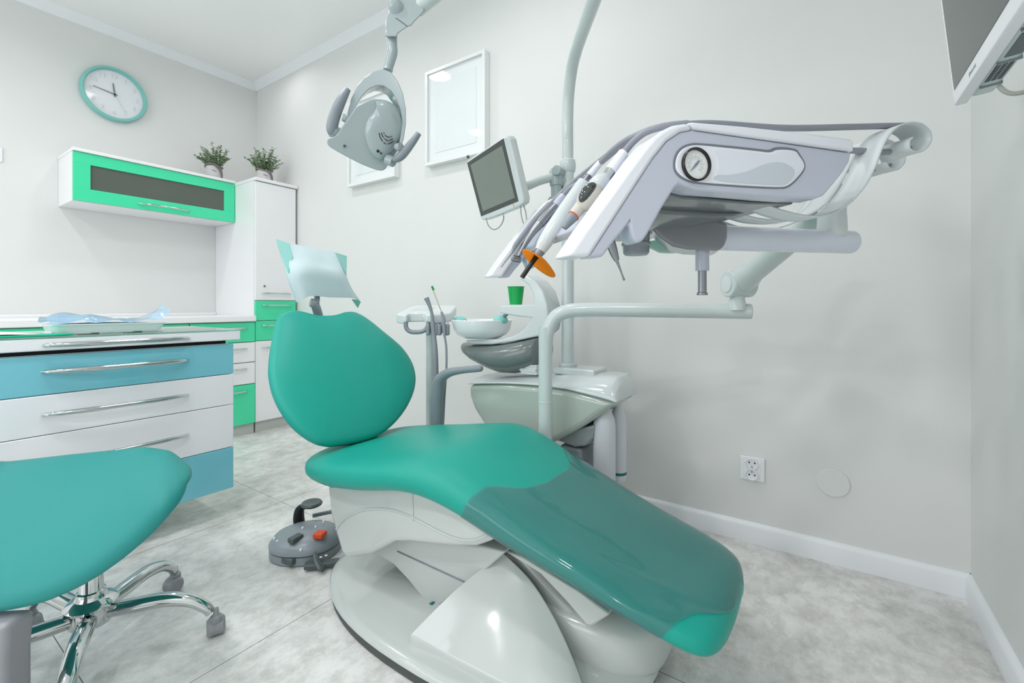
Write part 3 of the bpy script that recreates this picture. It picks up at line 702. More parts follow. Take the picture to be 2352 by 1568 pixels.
# ================================================================ WALL SOCKET AND COVER PLATE
c = V((-.2275, VF, .287))
t = thing('power_socket', c, 'white double power socket low on the far wall', 'socket')
MB().box((-.270, VF-.010, .242), (-.185, VF-.001, .332)).build('plate', M_trim, t, bevel=.002)
MB().box((-.256, VF-.012, .258), (-.199, VF-.009, .316)).build('inner_plate', M_trim, t, bevel=.001)
for zc in (.3075, .2665):
    p = MB().lathe([(.0225, .011), (.0225, .0195), (.0200, .0205), (.0185, .017), (.0175, .0134), (0, .0134)], (-.2275, VF, zc), (0, -1, 0), 32).build('outlet', M_trim, t)
    for dx in (-.0095, .0095):
        MB().lathe([(0, .0132), (.003, .0132), (.003, .0139), (0, .0139)], (-.2275+dx, VF, zc+(.004 if zc > .29 else -.002)), (0, -1, 0), 14).build('pin_hole', M_black, p)
    MB().lathe([(0, .012), (.0024, .012), (.0024, .021), (0, .022)], (-.2275, VF, zc+(-.011 if zc > .29 else .011)), (0, -1, 0), 14).build('earth_pin', M_steel, p)
tag(MB().lathe([(0, .0005), (.050, .0005), (.050, .004), (.048, .006), (0, .006)], (.030, VF, .287), (0, -1, 0), 56).build('round_cover_plate', M_wall, origin=(.03, VF, .287)), 'round wall coloured cover plate right of the power socket', 'cover plate')
# ================================================================ TREATMENT UNIT BEHIND THE CHAIR
unit = thing('treatment_unit', (-.9, 1.6, 0), 'white and grey dental treatment unit with cuspidor standing behind the chair', 'dental unit')
hp_ = [(1075,883),(1077,912),(1087,940),(1110,976),(1140,1010),(1180,1034),(1235,1036),(1275,1014),(1310,997),(1345,976),(1380,951),(1416,926),(1370,912),(1300,895),(1240,887),(1160,882)]
MB().prism([on_v(x, y, 1.50) for x, y in hp_], (0, .20, 0)).build('hull', mat('pale_grey_green_shell', (192, 203, 194), .14, coat=.4), unit, bevel=.022, seg=4)
tp = [(1075,883,.612),(1082,883,.618),(1110,882,.624),(1160,882,.634),(1200,884,.644),(1240,887,.652),(1300,895,.662),(1345,906,.667),(1380,915,.668),(1400,921,.664),(1410,924.5,.645),(1416,926,.61)]
rings = []
for x, y, zt in tp:
    p = on_v(x, y, 1.497); u, ze = p.x, p.z
    rings.append([V((u, v, z)) for v, z in ((1.497, ze+.001), (1.497, ze+.008), (1.503, ze+(zt-ze)*.35), (1.52, ze+(zt-ze)*.62), (1.545, ze+(zt-ze)*.86), (1.575, zt-.002), (1.60, zt), (1.685, zt), (1.70, zt-.01), (1.703, ze+.001))])
MB().loft(rings).build('top_cover', M_plast, unit, ang=50, bevel=.003, seg=2)
MB().box((-.875, 1.565, .655), (-.70, 1.69, .682)).build('pole_plinth', M_plast, unit, bevel=.006)
MB().prism([on_v(x, y, 1.53) for x, y in ((1240,1008),(1283,1013),(1320,1027),(1345,1025),(1362,1008),(1368,975),(1300,990))], (0, .13, 0)).build('drain_housing', mat('mid_grey_shell', (150, 160, 160), .25, coat=.2), unit, bevel=.008)
c = on_v(1322, 1040, 1.58)
MB().box((c.x-.05, 1.54, 0), (c.x+.045, 1.66, .39)).build('pedestal', M_grey, unit, bevel=.012)
# cuspidor arm
bs = [(1070,786,797,.035),(1074,786,806,.06),(1084,788,815,.085),(1105,790,830,.11),(1135,790,846,.125),(1160,788,855,.13),(1190,783,856,.13),(1220,777,850,.12),(1245,771,840,.11),(1250,770,832,.09)]
rings = []
for x, yt, yb, hw in bs:
    a, b = on_v(x, yt, 1.575), on_v(x, yb, 1.575); r = []
    hw2 = hw*.8; zm, hh = (a.z+b.z)/2, (a.z-b.z)/2
    for k in range(28):
        q = 2*math.pi*k/28; c_, s_ = math.cos(q), math.sin(q); n = 2.6
        r.append(V((a.x, 1.575+hw2*math.copysign(abs(c_)**(2/n), c_)*(1 if s_ > 0 else 1-.35*abs(s_)**2), zm+hh*math.copysign(abs(s_)**(2/n), s_))))
    rings.append(r)
MB().loft(rings).build('cuspidor_shell', M_shell, unit, ang=60)
cpts = [(1069,781),(1100,781),(1150,779),(1180,771),(1203,756),(1217,738),(1221,730),(1185,726),(1147,719),(1147,702),(1227,699),(1225,676),(1213,654),(1193,639),(1205,631),(1228,644),(1246,668),(1256,700),(1259,735),(1255,758),(1240,771),(1180,784),(1130,791),(1090,791),(1072,789)]
MB().prism([on_v(x, y, 1.515) for x, y in cpts], (0, .11, 0)).build('cuspidor_arm', M_plast, unit, bevel=.006)
bc_ = on_v(1107, 735, 1.57)
MB().lathe([(0, -.078), (.075, -.078), (.085, -.074), (.108, -.062), (.124, -.04), (.131, -.012), (.134, 0), (.132, .002), (.128, 0), (.120, -.038), (.104, -.056), (.08, -.066), (0, -.07)], bc_, seg=56).build('cuspidor_bowl', M_bowl, unit)
for x, y, rx in ((1056, 737, .032), (1150, 735, .030)):
    MB().ball(on_v(x, y, 1.56), rx, .035, .022).build('splash_insert', M_cyan, unit)
MB().tube([on_v(1168, 716, 1.56), on_v(1163, 722, 1.56), on_v(1156, 728, 1.56)], [.007, .008, .008], seg=14).build('rinse_spout', M_steel, unit)
# cup on its shelf
cb_ = on_v(1185, 700, 1.565)
cup = thing('plastic_cup', cb_, 'green ribbed plastic cup on the shelf above the white bowl', 'cup')
ch = on_v(1185, 658, 1.565).z - cb_.z
prof = [(0, .001), (.0255, .001)]
for i in range(22): prof.append((.0255+.0085*i/21+(.0006 if i % 2 else 0), .002+ch*.93*i/21))
prof += [(.0345, ch*.95), (.036, ch*.97), (.036, ch), (.034, ch), (.0325, ch*.94), (.0245, .004), (0, .004)]
MB().lathe(prof, cb_, seg=40).build('cup_body', M_cup, cup, ang=70)
# paper tissues on the cover
tb = on_v(1218, 857, 1.545)
ts = thing('tissue_stack', (tb.x, 1.56, .652), 'stack of white paper tissues on the treatment unit under the cuspidor', 'tissues')
rnd = random.Random(2)
for i in range(7):
    z = .652+i*.0055; o = rnd.uniform(-.002, .002)
    MB().box((tb.x-.030+o, 1.515+o, z), (tb.x+.045+o, 1.60, z+.005)).build('tissue_fold', M_paper, ts, bevel=.0015, seg=2)
# bottles hanging under the unit's right end
def bottle(x, y0, y1, v, r, label, band):
    a = on_v(x, y0, v); zb = on_v(x, y1, v).z; h = a.z-zb
    t = thing('water_bottle', (a.x, a.y, zb), label, 'bottle')
    MB().lathe([(0, 0), (r*.9, 0), (r, .006), (r, h*.70), (r*.985, h*.75), (r*.90, h*.82), (r*.70, h*.89), (r*.42, h*.945), (r*.36, h*.96), (r*.36, h), (0, h)], (a.x, a.y, zb), seg=36).build('body', M_bottle, t)
    MB().lathe([(0, 0), (r*.42, 0), (r*.42, .02), (0, .02)], (a.x, a.y, a.z-.012), seg=24).build('cap', M_plast, t)
    if band: MB().lathe([(r*1.0, .022), (r*1.02, .023), (r*1.02, .032), (r*1.0, .033)], (a.x, a.y, zb), seg=36).build('green_band', mat('bottle_band', (0, 110, 100), .4), t)
bottle(1388, 925, 1120, 1.57, .041, 'larger milky plastic bottle hanging under the right end of the treatment unit', False)
bottle(1420, 925, 1100, 1.66, .031, 'narrow milky bottle with green band behind the larger hanging bottle', True)
# ================================================================ OPERATING LAMP ON ITS POLE
pc = on_v(1304, 600, 1.62); lam = thing('operating_lamp', (pc.x, pc.y, .682), 'white dental operating lamp with two grey handles on a tall bent pole', 'lamp')
px0 = pc.x; py0 = pc.y; dp = -SN*px0+CS*py0; cxp = CS*px0+SN*py0
zc_ = on_v(1304, 380, 1.62).z
MB().lathe([(0, 0), (.036, 0), (.038, .006), (.036, .014), (.026, .016), (0, .016)], (px0, py0, .682), seg=36).build('base_ring', M_tube, lam)
MB().tube([(px0, py0, .69), (px0, py0, zc_)], .0245, seg=28, smooth=False).build('lower_pole', M_tube, lam)
MB().lathe([(0, -.028), (.027, -.028), (.031, -.022), (.033, 0), (.030, .018), (.024, .024), (0, .024)], (px0, py0, zc_), seg=36).build('collar', M_tube, lam)
zt_ = 1.85
MB().tube([(px0, py0, zc_), (px0, py0, 1.55), (px0, py0, 1.68), cam(cxp+.002, dp-.025, 1.765), cam(cxp+.008, dp-.09, 1.835), cam(cxp+.018, dp-.20, 1.862), cam(cxp+.035, dp-.45, 1.866), cam(.285, .93, 1.868)], .0225, seg=28).build('upper_pole', M_tube, lam)
MB().lathe([(0, -.05), (.035, -.05), (.038, -.045), (.038, .045), (.03, .055), (0, .055)], cam(.285, .93, 1.88), seg=32).build('arm_pivot', M_lampw, lam)
e = at(960, 20, 1.40); g = cam(.285, .93, 1.925)
MB().tube([g, g.lerp(e, .5), e], [.024, .024, .023], seg=24, smooth=False).build('spring_arm', M_tube, lam)
ep = [(885,84),(884,66),(887,40),(893,22),(903,4),(918,-16),(966,-16),(976,25),(962,40),(952,50),(945,59),(936,62),(914,77),(912,85)]
MB().prism([at(x, y, 1.37) for x, y in ep], ray(925, 40)*.062).build('elbow_knuckle', M_lampw, lam, bevel=.013, seg=4)
MB().tube([at(909, 41, 1.3695), at(923, 51, 1.3695), at(936.5, 61, 1.3695)], .0011, seg=6, smooth=False).build('joint_slit', M_dgrey, lam)
MB().tube([at(885.5, 84, 1.385), at(899, 80, 1.372), at(912, 85, 1.385)], .0009, seg=6).build('stem_seam', M_dgrey, lam)
MB().lathe([(0, 0), (.022, 0), (.0225, .006), (.018, .012), (.008, .016), (0, .017)], at(911, 20, 1.375), ray(911, 20)*-1, 32, sy=1.25).build('pivot_cap', M_lampw, lam)
MB().tube([at(899, 70, 1.40), at(899, 86, 1.40), at(900, 103, 1.40), at(901, 120, 1.40), at(897, 137, 1.40), at(892.5, 153, 1.40), at(891, 162, 1.40)], [.0178, .0176, .0168, .0165, .0158, .0148, .0145], seg=22).build('lamp_stem', M_lampw, lam)
yk = [(797,283),(799,258),(806,228),(818,200),(836,178),(858,163),(880,158),(898,165),(914,186),(926,214),(933,250),(933,285),(928,318),(921,340),(916,338),(921,310),(924,280),(920,250),(911,225),(898,207),(882,197),(866,196),(848,204),(832,220),(820,240),(810,262),(806,283)]
dv = cam(-.028, .06, .010)
MB().prism([at(x, y, 1.375) for x, y in yk], dv).build('yoke', M_lampw, lam, bevel=.003)
ho_ = [(818,246),(840,234),(858,228),(885,231),(905,241),(919,257),(929,280),(929,302),(921,330),(908,352),(897,366),(888,382),(880,390),(864,389),(830,376),(795,358),(760,338),(752,327),(755,317),(772,311),(784,294),(797,276)]
cn = (ray(845, 300)*-1).normalized()
LC = at(845, 305, 1.40)
hq = [on_plane(x, y, LC, cn) for x, y in ho_]
MB().prism([p+cn*.022 for p in cr(hq+[hq[0]], 2)[:-1]], cn*-.085).build('lamp_head', M_lampw, lam, bevel=.011, seg=4)
do_ = [(862,232),(884,232),(904,243),(918,262),(926,286),(924,308),(910,334),(893,354),(877,368),(862,362),(848,345),(839,318),(838,294),(846,272),(858,258),(864,245)]
D0 = LC+cn*.024
dq = [on_plane(x, y, D0, cn) for x, y in do_]
MB().inflate(cr(dq+[dq[0]], 3)[:-1], cn, .032, .02, k=3.2).build('dome_cover', M_lampw, lam, ang=60)
D1 = LC+cn*.0565
for pts in (((871,305),(873,315),(879,325)),((881,327),(887,331)),((890,331),(898,328),(904,323)),((876,305),(878,311),(881,316)),((883,318),(888,322),(893,324)),((895,323),(902,318)),((884,310),(889,314),(895,315)),((897,314),(900,313)),((881,304),(883,307))):
    P = [on_plane(x, y, D1, cn) for x, y in pts]
    MB().tube(P, .0012, seg=6, n=3).build('vent_slot', M_black, lam)
for x, y, r in ((868, 347, .0045), (875, 352, .003)):
    MB().ball(on_plane(x, y, LC+cn*.053, cn), r).build('lens_port', M_black, lam)
for x, y in ((860, 261), (791, 335)):
    MB().ball(on_plane(x, y, LC+cn*.026, cn), .004).build('screw_recess', M_dgrey, lam)
MB().tube([at(764, 310, 1.375), at(762, 295, 1.365), at(770, 262, 1.36), at(783, 232, 1.36), at(799, 205, 1.365)], [.010, .016, .0165, .0145, .009], seg=18).build('grip_handle', M_grey, lam)
MB().tube([at(762, 300, 1.37), at(780, 310, 1.39), at(800, 318, 1.41)], [.020, .020, .022], seg=20).build('handle_socket', M_lampw, lam)
MB().tube([at(905, 368, 1.40), at(922, 357, 1.39), at(944, 331, 1.385), at(962, 306, 1.385)], [.010, .0135, .0115, .0085], seg=18).build('grip_handle', M_grey, lam)
MB().tube([at(890, 366, 1.41), at(904, 372, 1.405)], [.018, .016], seg=18).build('handle_socket', M_lampw, lam)
MB().tube([at(786, 269, 1.365), at(794, 272, 1.37), at(806, 277, 1.385)], [.010, .0125, .014], seg=18).build('pivot_knob', M_lampw, lam)
MB().tube([at(921, 336, 1.375), at(912, 338, 1.385)], [.011, .012], seg=18).build('pivot_knob', M_lampw, lam)
# ================================================================ TABLET MONITOR ON THE POLE
mo = thing('pole_monitor', at(1135, 510, 1.71), 'small white framed monitor with dark screen tilted on the lamp pole arm', 'monitor')
TL, TR, BR, BL = at(1071, 370, 1.82), at(1163, 311, 1.60), at(1201, 468, 1.60), at(1110, 507, 1.82)
BRp = TR + (BL-TL); mn = (TR-TL).cross(BL-TL).normalized()
if mn.dot(E0-TL) < 0: mn = -mn
def on_m(x, y, o=0): return on_plane(x, y, TL+mn*o, mn)
fr_ = [on_m(*p) for p in ((1071,373),(1074,367),(1157,314),(1164,311),(1170,318),(1202,455),(1201,468),(1190,476),(1150,493),(1118,505),(1107,506),(1103,498))]
MB().prism(fr_, mn*-.034).build('housing', M_plast, mo, bevel=.006)
MB().prism([on_m(*p, .0005) for p in ((1073,374),(1156.5,317.5),(1191,462),(1105,497))], mn*-.004).build('bezel', M_bezel, mo, flat=True)
MB().prism([on_m(*p, .0012) for p in ((1080.5,379),(1153,334),(1182.5,454),(1109,485))], mn*-.004).build('screen', M_screen, mo, flat=True)
MB().ball(on_m(1075, 360, -.012), .0075).build('webcam', M_grey, mo)
MB().ball(on_m(1075, 360, -.005), .004).build('webcam_lens', M_black, mo)
for i in range(4):
    p = on_m(1142+5*i, 496.5-2*i, .001); MB().obox(p, (BRp-BL).normalized()*.003, (TL-BL).normalized()*.001, mn*.0006).build('button', M_grey, mo)
q0 = on_m(1177, 473, .0008); ex_, ey_ = (TR-TL).normalized(), (TL-BL).normalized()
MB().tube([q0+ex_*(.0075*math.cos(a))+ey_*(.0075*math.sin(a)) for a in [math.radians(-60+15*i) for i in range(9)]], .0006, seg=5, n=2).build('power_ring', M_red, mo)
mc = on_m(1150, 425, -.034)
MB().obox(mc-mn*.008, ex_*.04, ey_*.04, mn*.010).build('mount_plate', M_plast, mo, bevel=.003)
ja = on_v(1278, 405, 1.585)
MB().tube([mc-mn*.015, at(1195, 432, 1.75), at(1240, 415, 1.78), ja], .017, seg=18).build('support_arm', M_tube, mo)
MB().lathe([(0, -.085), (.022, -.085), (.022, -.04), (.026, -.038), (.029, -.01), (.029, .02), (.022, .03), (0, .03)], ja, seg=28).build('swivel_joint', M_lampw, mo)
for y, o in ((392, .025), (462, .02)):
    k0 = on_v(1278 if y < 400 else 1268, y, 1.56); MB().tube([k0+V((0, .03, 0)), k0+V((.004, -o*.4, 0))], [.020, .019], seg=22, smooth=False).build('joint_knob', M_lampw, mo, bevel=.002)
MB().tube([ja+V((0, 0, -.02)), V((px0, py0, ja.z-.02))], .02, seg=18, smooth=False).build('pole_clamp', M_lampw, mo)
for P, d_ in ((((1116,500),(1122,518),(1134,527),(1147,521),(1156,506),(1157,495)), 1.77), (((1196,470),(1197,492),(1203,514),(1209,512),(1208,490),(1203,472)), 1.64), (((1178,352),(1188,366),(1192,385),(1190,402)), 1.65)):
    MB().tube([at(x, y, d_) for x, y in P], .0022, seg=8).build('cable', mat('cable_grey', (170, 172, 166), .5), mo)
# ================================================================ ASSISTANT CONSOLE WITH SUCTION HOSES
con = thing('assistant_console', at(985, 880, 2.03), 'white assistant console with grey handle loop on a slim post', 'console')
tpl = [(910,720,1.96),(918,722,1.95),(934,723.5,1.945),(940,719,1.97),(974,718,1.965),(979,722,1.94),(1002,723,1.93),(1024,720,1.94),(1036,718,1.94),(1049,703,2.10),(1044,700.5,2.13),(1000,700.5,2.15),(958,700.5,2.15),(936,706,2.08)]
cP = at(935, 723, 1.945); cN = (at(910, 720, 1.96)-cP).cross(at(1049, 703, 2.10)-cP).normalized()
MB().prism([on_plane(p[0], p[1], cP, cN) for p in tpl], (0, 0, -.040)).build('console_body', M_plast, con, bevel=.006)
MB().prism([on_plane(x, y, cP, cN)+V((0, 0, .0012)) for x, y, d in ((944,713,2.01),(957,706,2.09),(1000,705.5,2.09),(985,712,2.01))], (0, 0, -.002)).build('touch_panel', mat('touch_panel_grey', (206, 216, 216), .2), con, flat=True)
MB().tube([at(932, 738, 1.95), at(933, 752, 1.95), at(942, 761, 1.95), at(958, 762.5, 1.95), at(972, 760, 1.95), at(981, 752, 1.95), at(985, 738, 1.95)], .0095, seg=16).build('handle_loop', M_grey, con)
MB().tube([at(988, 735, 2.03), at(988, 890, 2.03), at(988, 1010, 2.03)], .0185, seg=20, smooth=False).build('post', M_tube, con)
pb = at(988, 1000, 2.03)
MB().lathe([(0, 0), (.06, 0), (.06, .01), (.025, .02), (.0185, .03), (0, .03)], (pb.x, pb.y, .001), seg=28).build('post_foot', M_tube, con)
MB().tube([(pb.x, pb.y, .02), (pb.x, pb.y, pb.z)], .0185, seg=20, smooth=False).build('post', M_tube, con)
for x in (993, 1019):
    for s in (-1, 1):
        MB().obox(at(x+s*9, 757, 1.95), fx*.0085+V((0,0,.0)), fy*.016, V((0, 0, .024))).build('holder_jaw', M_grey, con, bevel=.006)
    MB().obox(at(x, 752, 1.985), fx*.022, fy*.012, V((0, 0, .024))).build('holder_block', M_plast, con, bevel=.006)
sh_ = thing('suction_hose', at(995, 770, 1.93), 'thick grey suction hose with angled grey nozzle in the console holder', 'suction hose')
MB().tube([at(x, y, 1.935) for x, y in ((979,684),(984,695),(990,712),(993,728),(993,742))], [.011, .009, .007, .0068, .007], seg=16).build('nozzle', M_grey, sh_)
MB().tube([at(x, y, 1.935) for x, y in ((993,737),(994,745),(995,760),(997,772))], [.009, .010, .009, .009], seg=16, smooth=False).build('valve', M_hose, sh_)
MB().tube([at(997,770,1.935), at(999,810,1.935), at(1001,870,1.94), at(1002,930,1.94), at(1000,990,1.96)], [.009, .0125, .0125, .0125, .0125], seg=16).build('hose', M_hose, sh_)
sj = thing('saliva_ejector', at(1018, 770, 1.925), 'clear saliva ejector straw with bright green tip in a grey holder', 'saliva ejector')
MB().tube([at(994,664,1.93), at(1000,680,1.93), at(1014,716,1.93)], .0022, seg=8, smooth=False).build('straw', mat('straw_clear', (196, 190, 180), .2), sj)
MB().tube([at(992,657,1.93), at(996,666,1.93)], [.0045, .0048], seg=12, smooth=False).build('green_tip', M_caps, sj)
MB().tube([at(1014,716,1.93), at(1016,722,1.93), at(1019,733,1.93), at(1019,742,1.93)], [.0055, .0065, .008, .0085], seg=14).build('elbow', M_hose, sj)
MB().tube([at(1018,738,1.93), at(1020,752,1.93), at(1021,772,1.93)], [.009, .008, .006], seg=14, smooth=False).build('valve', M_hose, sj)
MB().tube([at(x, y, 1.93) for x, y in ((1021,770),(1025,800),(1025,850),(1021,910),(1017,990))], .0048, seg=12).build('hose', M_hose, sj)
# ================================================================ DELIVERY TABLE WITH INSTRUMENTS
TA = cam(.958, .286, 0); TB = cam(-.286, .958, 0); TS = cam(.1, .6, H)
def tw(x, y, w): return on_plane(x, y, TS+TB*w, TB)
dt = thing('delivery_table', cam(.119, 1.62, .05), 'grey delivery table with pressure gauge held over the chair on an articulated arm', 'delivery table')
def tprism(name, pts, w0, w1, m, bevel=.003, par=dt, wp=0., **k):
    return MB().prism([tw(x, y, wp)+TB*(w0-wp) for x, y in pts], TB*(w1-w0)).build(name, m, par, bevel=bevel, **k)
side_ = [(1352,590),(1385,590),(1410,556),(1432,530),(1446,512),(1449,530),(1456,550),(1466,558),(1478,553),(1490,535),(1520,480),(1550,432),(1560,422),(1600,436),(1760,451),(1820,455),(1876,456),(1893,449),(1915,424),(1938,395),(1952,372),(1957,350),(1590,298),(1562,303),(1530,325),(1498,365)]
tprism('side_panel', side_, 0, .034, M_plastg, .005)
tprism('side_panel', side_, .446, .48, M_plastg, .005)
rail = [(1302,588),(1350,516),(1400,447),(1440,392),(1475,345),(1500,315),(1520,300),(1545,288),(1577,283),(1590,298),(1562,303),(1530,325),(1498,365),(1352,590)]
tprism('front_rail', rail, -.003, .050, M_lid, .006)
tprism('front_rail', rail, .43, .483, M_lid, .006)
lid = [(1579,283),(1588,281.5),(1700,291),(1830,305),(1950,320),(1956,325),(1957.5,349),(1592,297.5)]
tprism('top_lid', lid, -.003, .483, M_lid, .004)
deck = [(1562,303),(1590,298),(1957,350),(1950,372),(1930,402),(1905,430),(1885,448),(1870,453),(1600,436),(1556,424),(1540,400),(1545,340)]
tprism('deck_body', deck, .033, .447, M_plastg, .004)
under = [(1556,424),(1600,436),(1760,450),(1868,454),(1862,459),(1760,457),(1600,444),(1562,432)]
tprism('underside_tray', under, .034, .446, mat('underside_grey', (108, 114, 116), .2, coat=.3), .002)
pan2 = [(1575,434),(1760,453),(1840,456),(1800,468),(1740,470),(1620,458)]
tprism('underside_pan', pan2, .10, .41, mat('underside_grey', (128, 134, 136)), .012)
slope = [(1428,484),(1455,440),(1500,376),(1532,331),(1565,310),(1600,310),(1600,350),(1560,400),(1520,430),(1450,500)]
tprism('instrument_rest', slope, .05, .43, M_plastg, .004)
# gauge panel inset in the near side
rec = [(1544,385),(1547,357),(1560,338),(1585,328),(1610,328),(1740,341),(1766,345),(1780,336),(1828,340),(1836,352),(1852,378),(1845,398),(1815,430),(1790,436),(1600,424),(1570,415),(1552,402)]
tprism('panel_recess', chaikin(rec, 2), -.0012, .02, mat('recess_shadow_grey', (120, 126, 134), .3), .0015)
pan = [(1549,385),(1552,361),(1564,343),(1586,334),(1610,334.5),(1740,348),(1768,352),(1782,343.5),(1824,346),(1831,356),(1847,379),(1840,396),(1811,427),(1788,432),(1600,420),(1572,411),(1556,399)]
gp = tprism('gauge_panel', chaikin(pan, 2), -.0028, .015, M_lid, .0012)
ins = [(1632,342.5),(1740,353),(1769,357),(1784,348.5),(1822,350.5),(1829,360),(1842,379),(1836,393),(1808,423),(1786,428),(1628,418),(1643,400),(1647,380),(1642,358)]
tprism('panel_insert', chaikin(ins, 1), -.0036, .01, mat('panel_insert_pale', (232, 238, 246), .12, coat=.4), .0008, gp)
wav = [(1640,402),(1670,404),(1710,396),(1745,380),(1775,373),(1800,376),(1826,394),(1806,422),(1786,427),(1630,417)]
tprism('panel_wave', chaikin(wav, 2), -.0042, .01, mat('panel_wave_grey', (206, 214, 224), .15, coat=.4), .0006, gp)
gc = tw(1598.5, 378, -.004); nB = -TB
ga_ = MB().lathe([(.0215, -.003), (.0235, -.001), (.0238, .003), (.0225, .0045), (.0212, .004), (.0204, .0), (.0204, -.003)], gc, nB, 48).build('gauge_ring', M_black, dt)
MB().lathe([(0, -.003), (.0204, -.003), (.0204, -.0004), (0, -.0004)], gc, nB, 40).build('gauge_dial', M_paper, ga_)
gx, gz = TA, V((0, 0, 1))
def gpnt(r, a, o=-.0003): return gc+nB*o+gx*(r*math.cos(a))+gz*(r*math.sin(a))
MB().tube([gpnt(.0115, math.radians(225-10*i)) for i in range(28)], .00022, seg=4, n=1).build('gauge_scale', M_print, ga_)
for i in range(11):
    a = math.radians(225-27*i); MB().add(*text_faces(str(i), .0038, gpnt(.0088, a), gx, gz)).build('gauge_numeral', M_print, ga_, flat=True)
    MB().tube([gpnt(.0120, a), gpnt(.0150, a)], .00016, seg=4, smooth=False).build('gauge_tick', M_print, ga_)
a = math.radians(228)
MB().prism([gpnt(.0145, a, .0004), gpnt(.0018, a+1.57, .0004), gpnt(.008, a+3.0, .0004), gpnt(.008, a+3.28, .0004), gpnt(.0018, a-1.57, .0004)], nB*.0004).build('gauge_needle', mat('needle_grey', (130, 138, 156), .4), ga_, flat=True)
# undercarriage
MB().prism([at(x, y, .90) for x, y in ((1474,503),(1492,520),(1516,545),(1545,565),(1578,572),(1650,575),(1664,566),(1671,545),(1672,512),(1640,500),(1560,492))], cam(.03, .10, 0)).build('swivel_bracket', mat('bracket_dark', (136, 139, 145), .18, coat=.3), dt, bevel=.012, seg=4)
MB().lathe([(0, -.02), (.03, -.018), (.052, -.006), (.058, .004), (0, .006)], at(1545, 560, 1.02), seg=36).build('pivot_disc', mat('pivot_green', (150, 190, 176), .3), dt)
MB().lathe([(0, -.020), (.022, -.020), (.0255, -.016), (.0265, -.002), (.029, 0), (.029, .004), (.0265, .006), (.0265, .03), (0, .03)], at(1461, 563, .92), seg=40).build('brake_knob', M_grey, dt)
hA, hB = at(1640, 546, .955), at(1950, 556, 1.045)
MB().tube([hA, hB], .0262, seg=32, smooth=False).build('swing_arm', M_plastb, dt)
hd = (hB-hA).normalized()
MB().lathe([(0, 0), (.0262, 0), (.0262, .004), (.022, .009), (0, .010)], hB, hd, 32).build('arm_end_cap', M_plastb, dt)
jc = at(1911, 555, 1.035)
MB().lathe([(0, .01), (.028, .01), (.0295, .03), (.0275, .075), (.024, .092), (.018, .10), (0, .10)], jc, seg=32).build('elbow_joint', M_plast, dt)
sA, sB = at(1697, 652, 1.45), at(1908, 474, 1.09)
MB().tube([sA, sA.lerp(sB, .12), sA.lerp(sB, .2), sA.lerp(sB, .85), sA.lerp(sB, .95), sB], [.040, .040, .033, .030, .030, .026], seg=28, smooth=False).build('spring_arm', M_tube, dt, ang=50)
sN = (sB-sA).normalized(); sX = sN.cross(V((0, 0, 1))).normalized()
if sX.dot(E0-sA) < 0: sX = -sX
MB().tube([sA-sX*.04, sA+sX*.04], .043, seg=32, smooth=False).build('elbow_knuckle', M_tube, dt, bevel=.005)
MB().lathe([(0, 0), (.026, 0), (.026, .003), (0, .005)], sA+sX*.04, sX, 28).build('knuckle_cap', M_plast, dt)
MB().obox(jc+V((0, 0, .105)), TA*.03, TB*.035, V((0, 0, .02))).build('upper_knuckle', M_plast, dt, bevel=.01)
pA = at(1693, 712, 1.45)
MB().lathe([(0, .0), (.026, .0), (.026, .02), (.021, .045), (.019, .05), (.019, .085), (0, .085)], pA, seg=32).build('arm_pin', M_tube, dt)
MB().tube([cam(.119, 1.62, .05), cam(.119, 1.62, .80), at(1253, 800, 1.62), at(1257, 765, 1.62), at(1272, 732, 1.615), at(1298, 716, 1.605), at(1340, 711, 1.59), at(1450, 711.5, 1.55), at(1722, 715, 1.45)], .0245, seg=28).build('support_post', M_tube, dt)
MB().lathe([(0, 0), (.0245, 0), (.0235, .005), (.012, .008), (0, .009)], at(1722, 715, 1.45), at(1722, 715, 1.45)-at(1450, 711.5, 1.55), 28).build('tube_end_cap', M_tube, dt)
MB().lathe([(.0246, -.002), (.0256, -.001), (.0256, .001), (.0246, .002)], cam(.119, 1.62, at(1253, 922, 1.62).z), seg=28).build('post_ring', M_tube, dt)
tpz = at(1613, 572, .94)
MB().lathe([(0, -.045), (.0135, -.045), (.0135, .012), (0, .012)], tpz, seg=28).build('tray_post', M_plastg, dt)
MB().lathe([(0, -.095), (.0105, -.095), (.0108, -.093), (.0105, -.090), (.0085, -.089), (.0085, -.03), (0, -.03)], tpz, seg=28).build('tray_post_rod', M_steel, dt)
# spring straps that hold the hoses
S1 = [(1720,462),(1760,470),(1800,484),(1850,495),(1900,494),(1945,472),(1985,430),(2010,385),(2025,345),(2042,312),(2065,290),(2092,281),(2118,285),(2136,301),(2139,322),(2126,342),(2108,349),(2092,342),(2090,325),(2098,315)]
S2 = [(1660,478),(1700,490),(1745,502),(1800,505),(1850,497),(1895,470),(1925,432),(1945,395),(1960,365),(1975,340),(1998,322),(2030,318),(2060,330),(2078,352),(2078,372),(2062,389),(2045,386),(2036,372)]
S3 = [(1620,492),(1660,508),(1700,521),(1750,526),(1800,520),(1850,498),(1885,465),(1905,430),(1920,400),(1935,372),(1955,352),(1985,348),(2005,356),(2012,372)]
def strap(pts, w, wd):
    P = cr([tw(x, y, w) for x, y in pts], 5); n = len(P); rows = []
    for i, p in enumerate(P):
        k = min(1, i/n*3); ww = wd*(.75+.25*k); rows.append([p+TB*(ww*j/4) for j in range(5)])
    return MB().grid(rows).build('hose_strap', M_whip, dt, solid=.003, ang=80)
strap(S1, .05, .05); strap(S2, .17, .05); strap(S3, .29, .05)
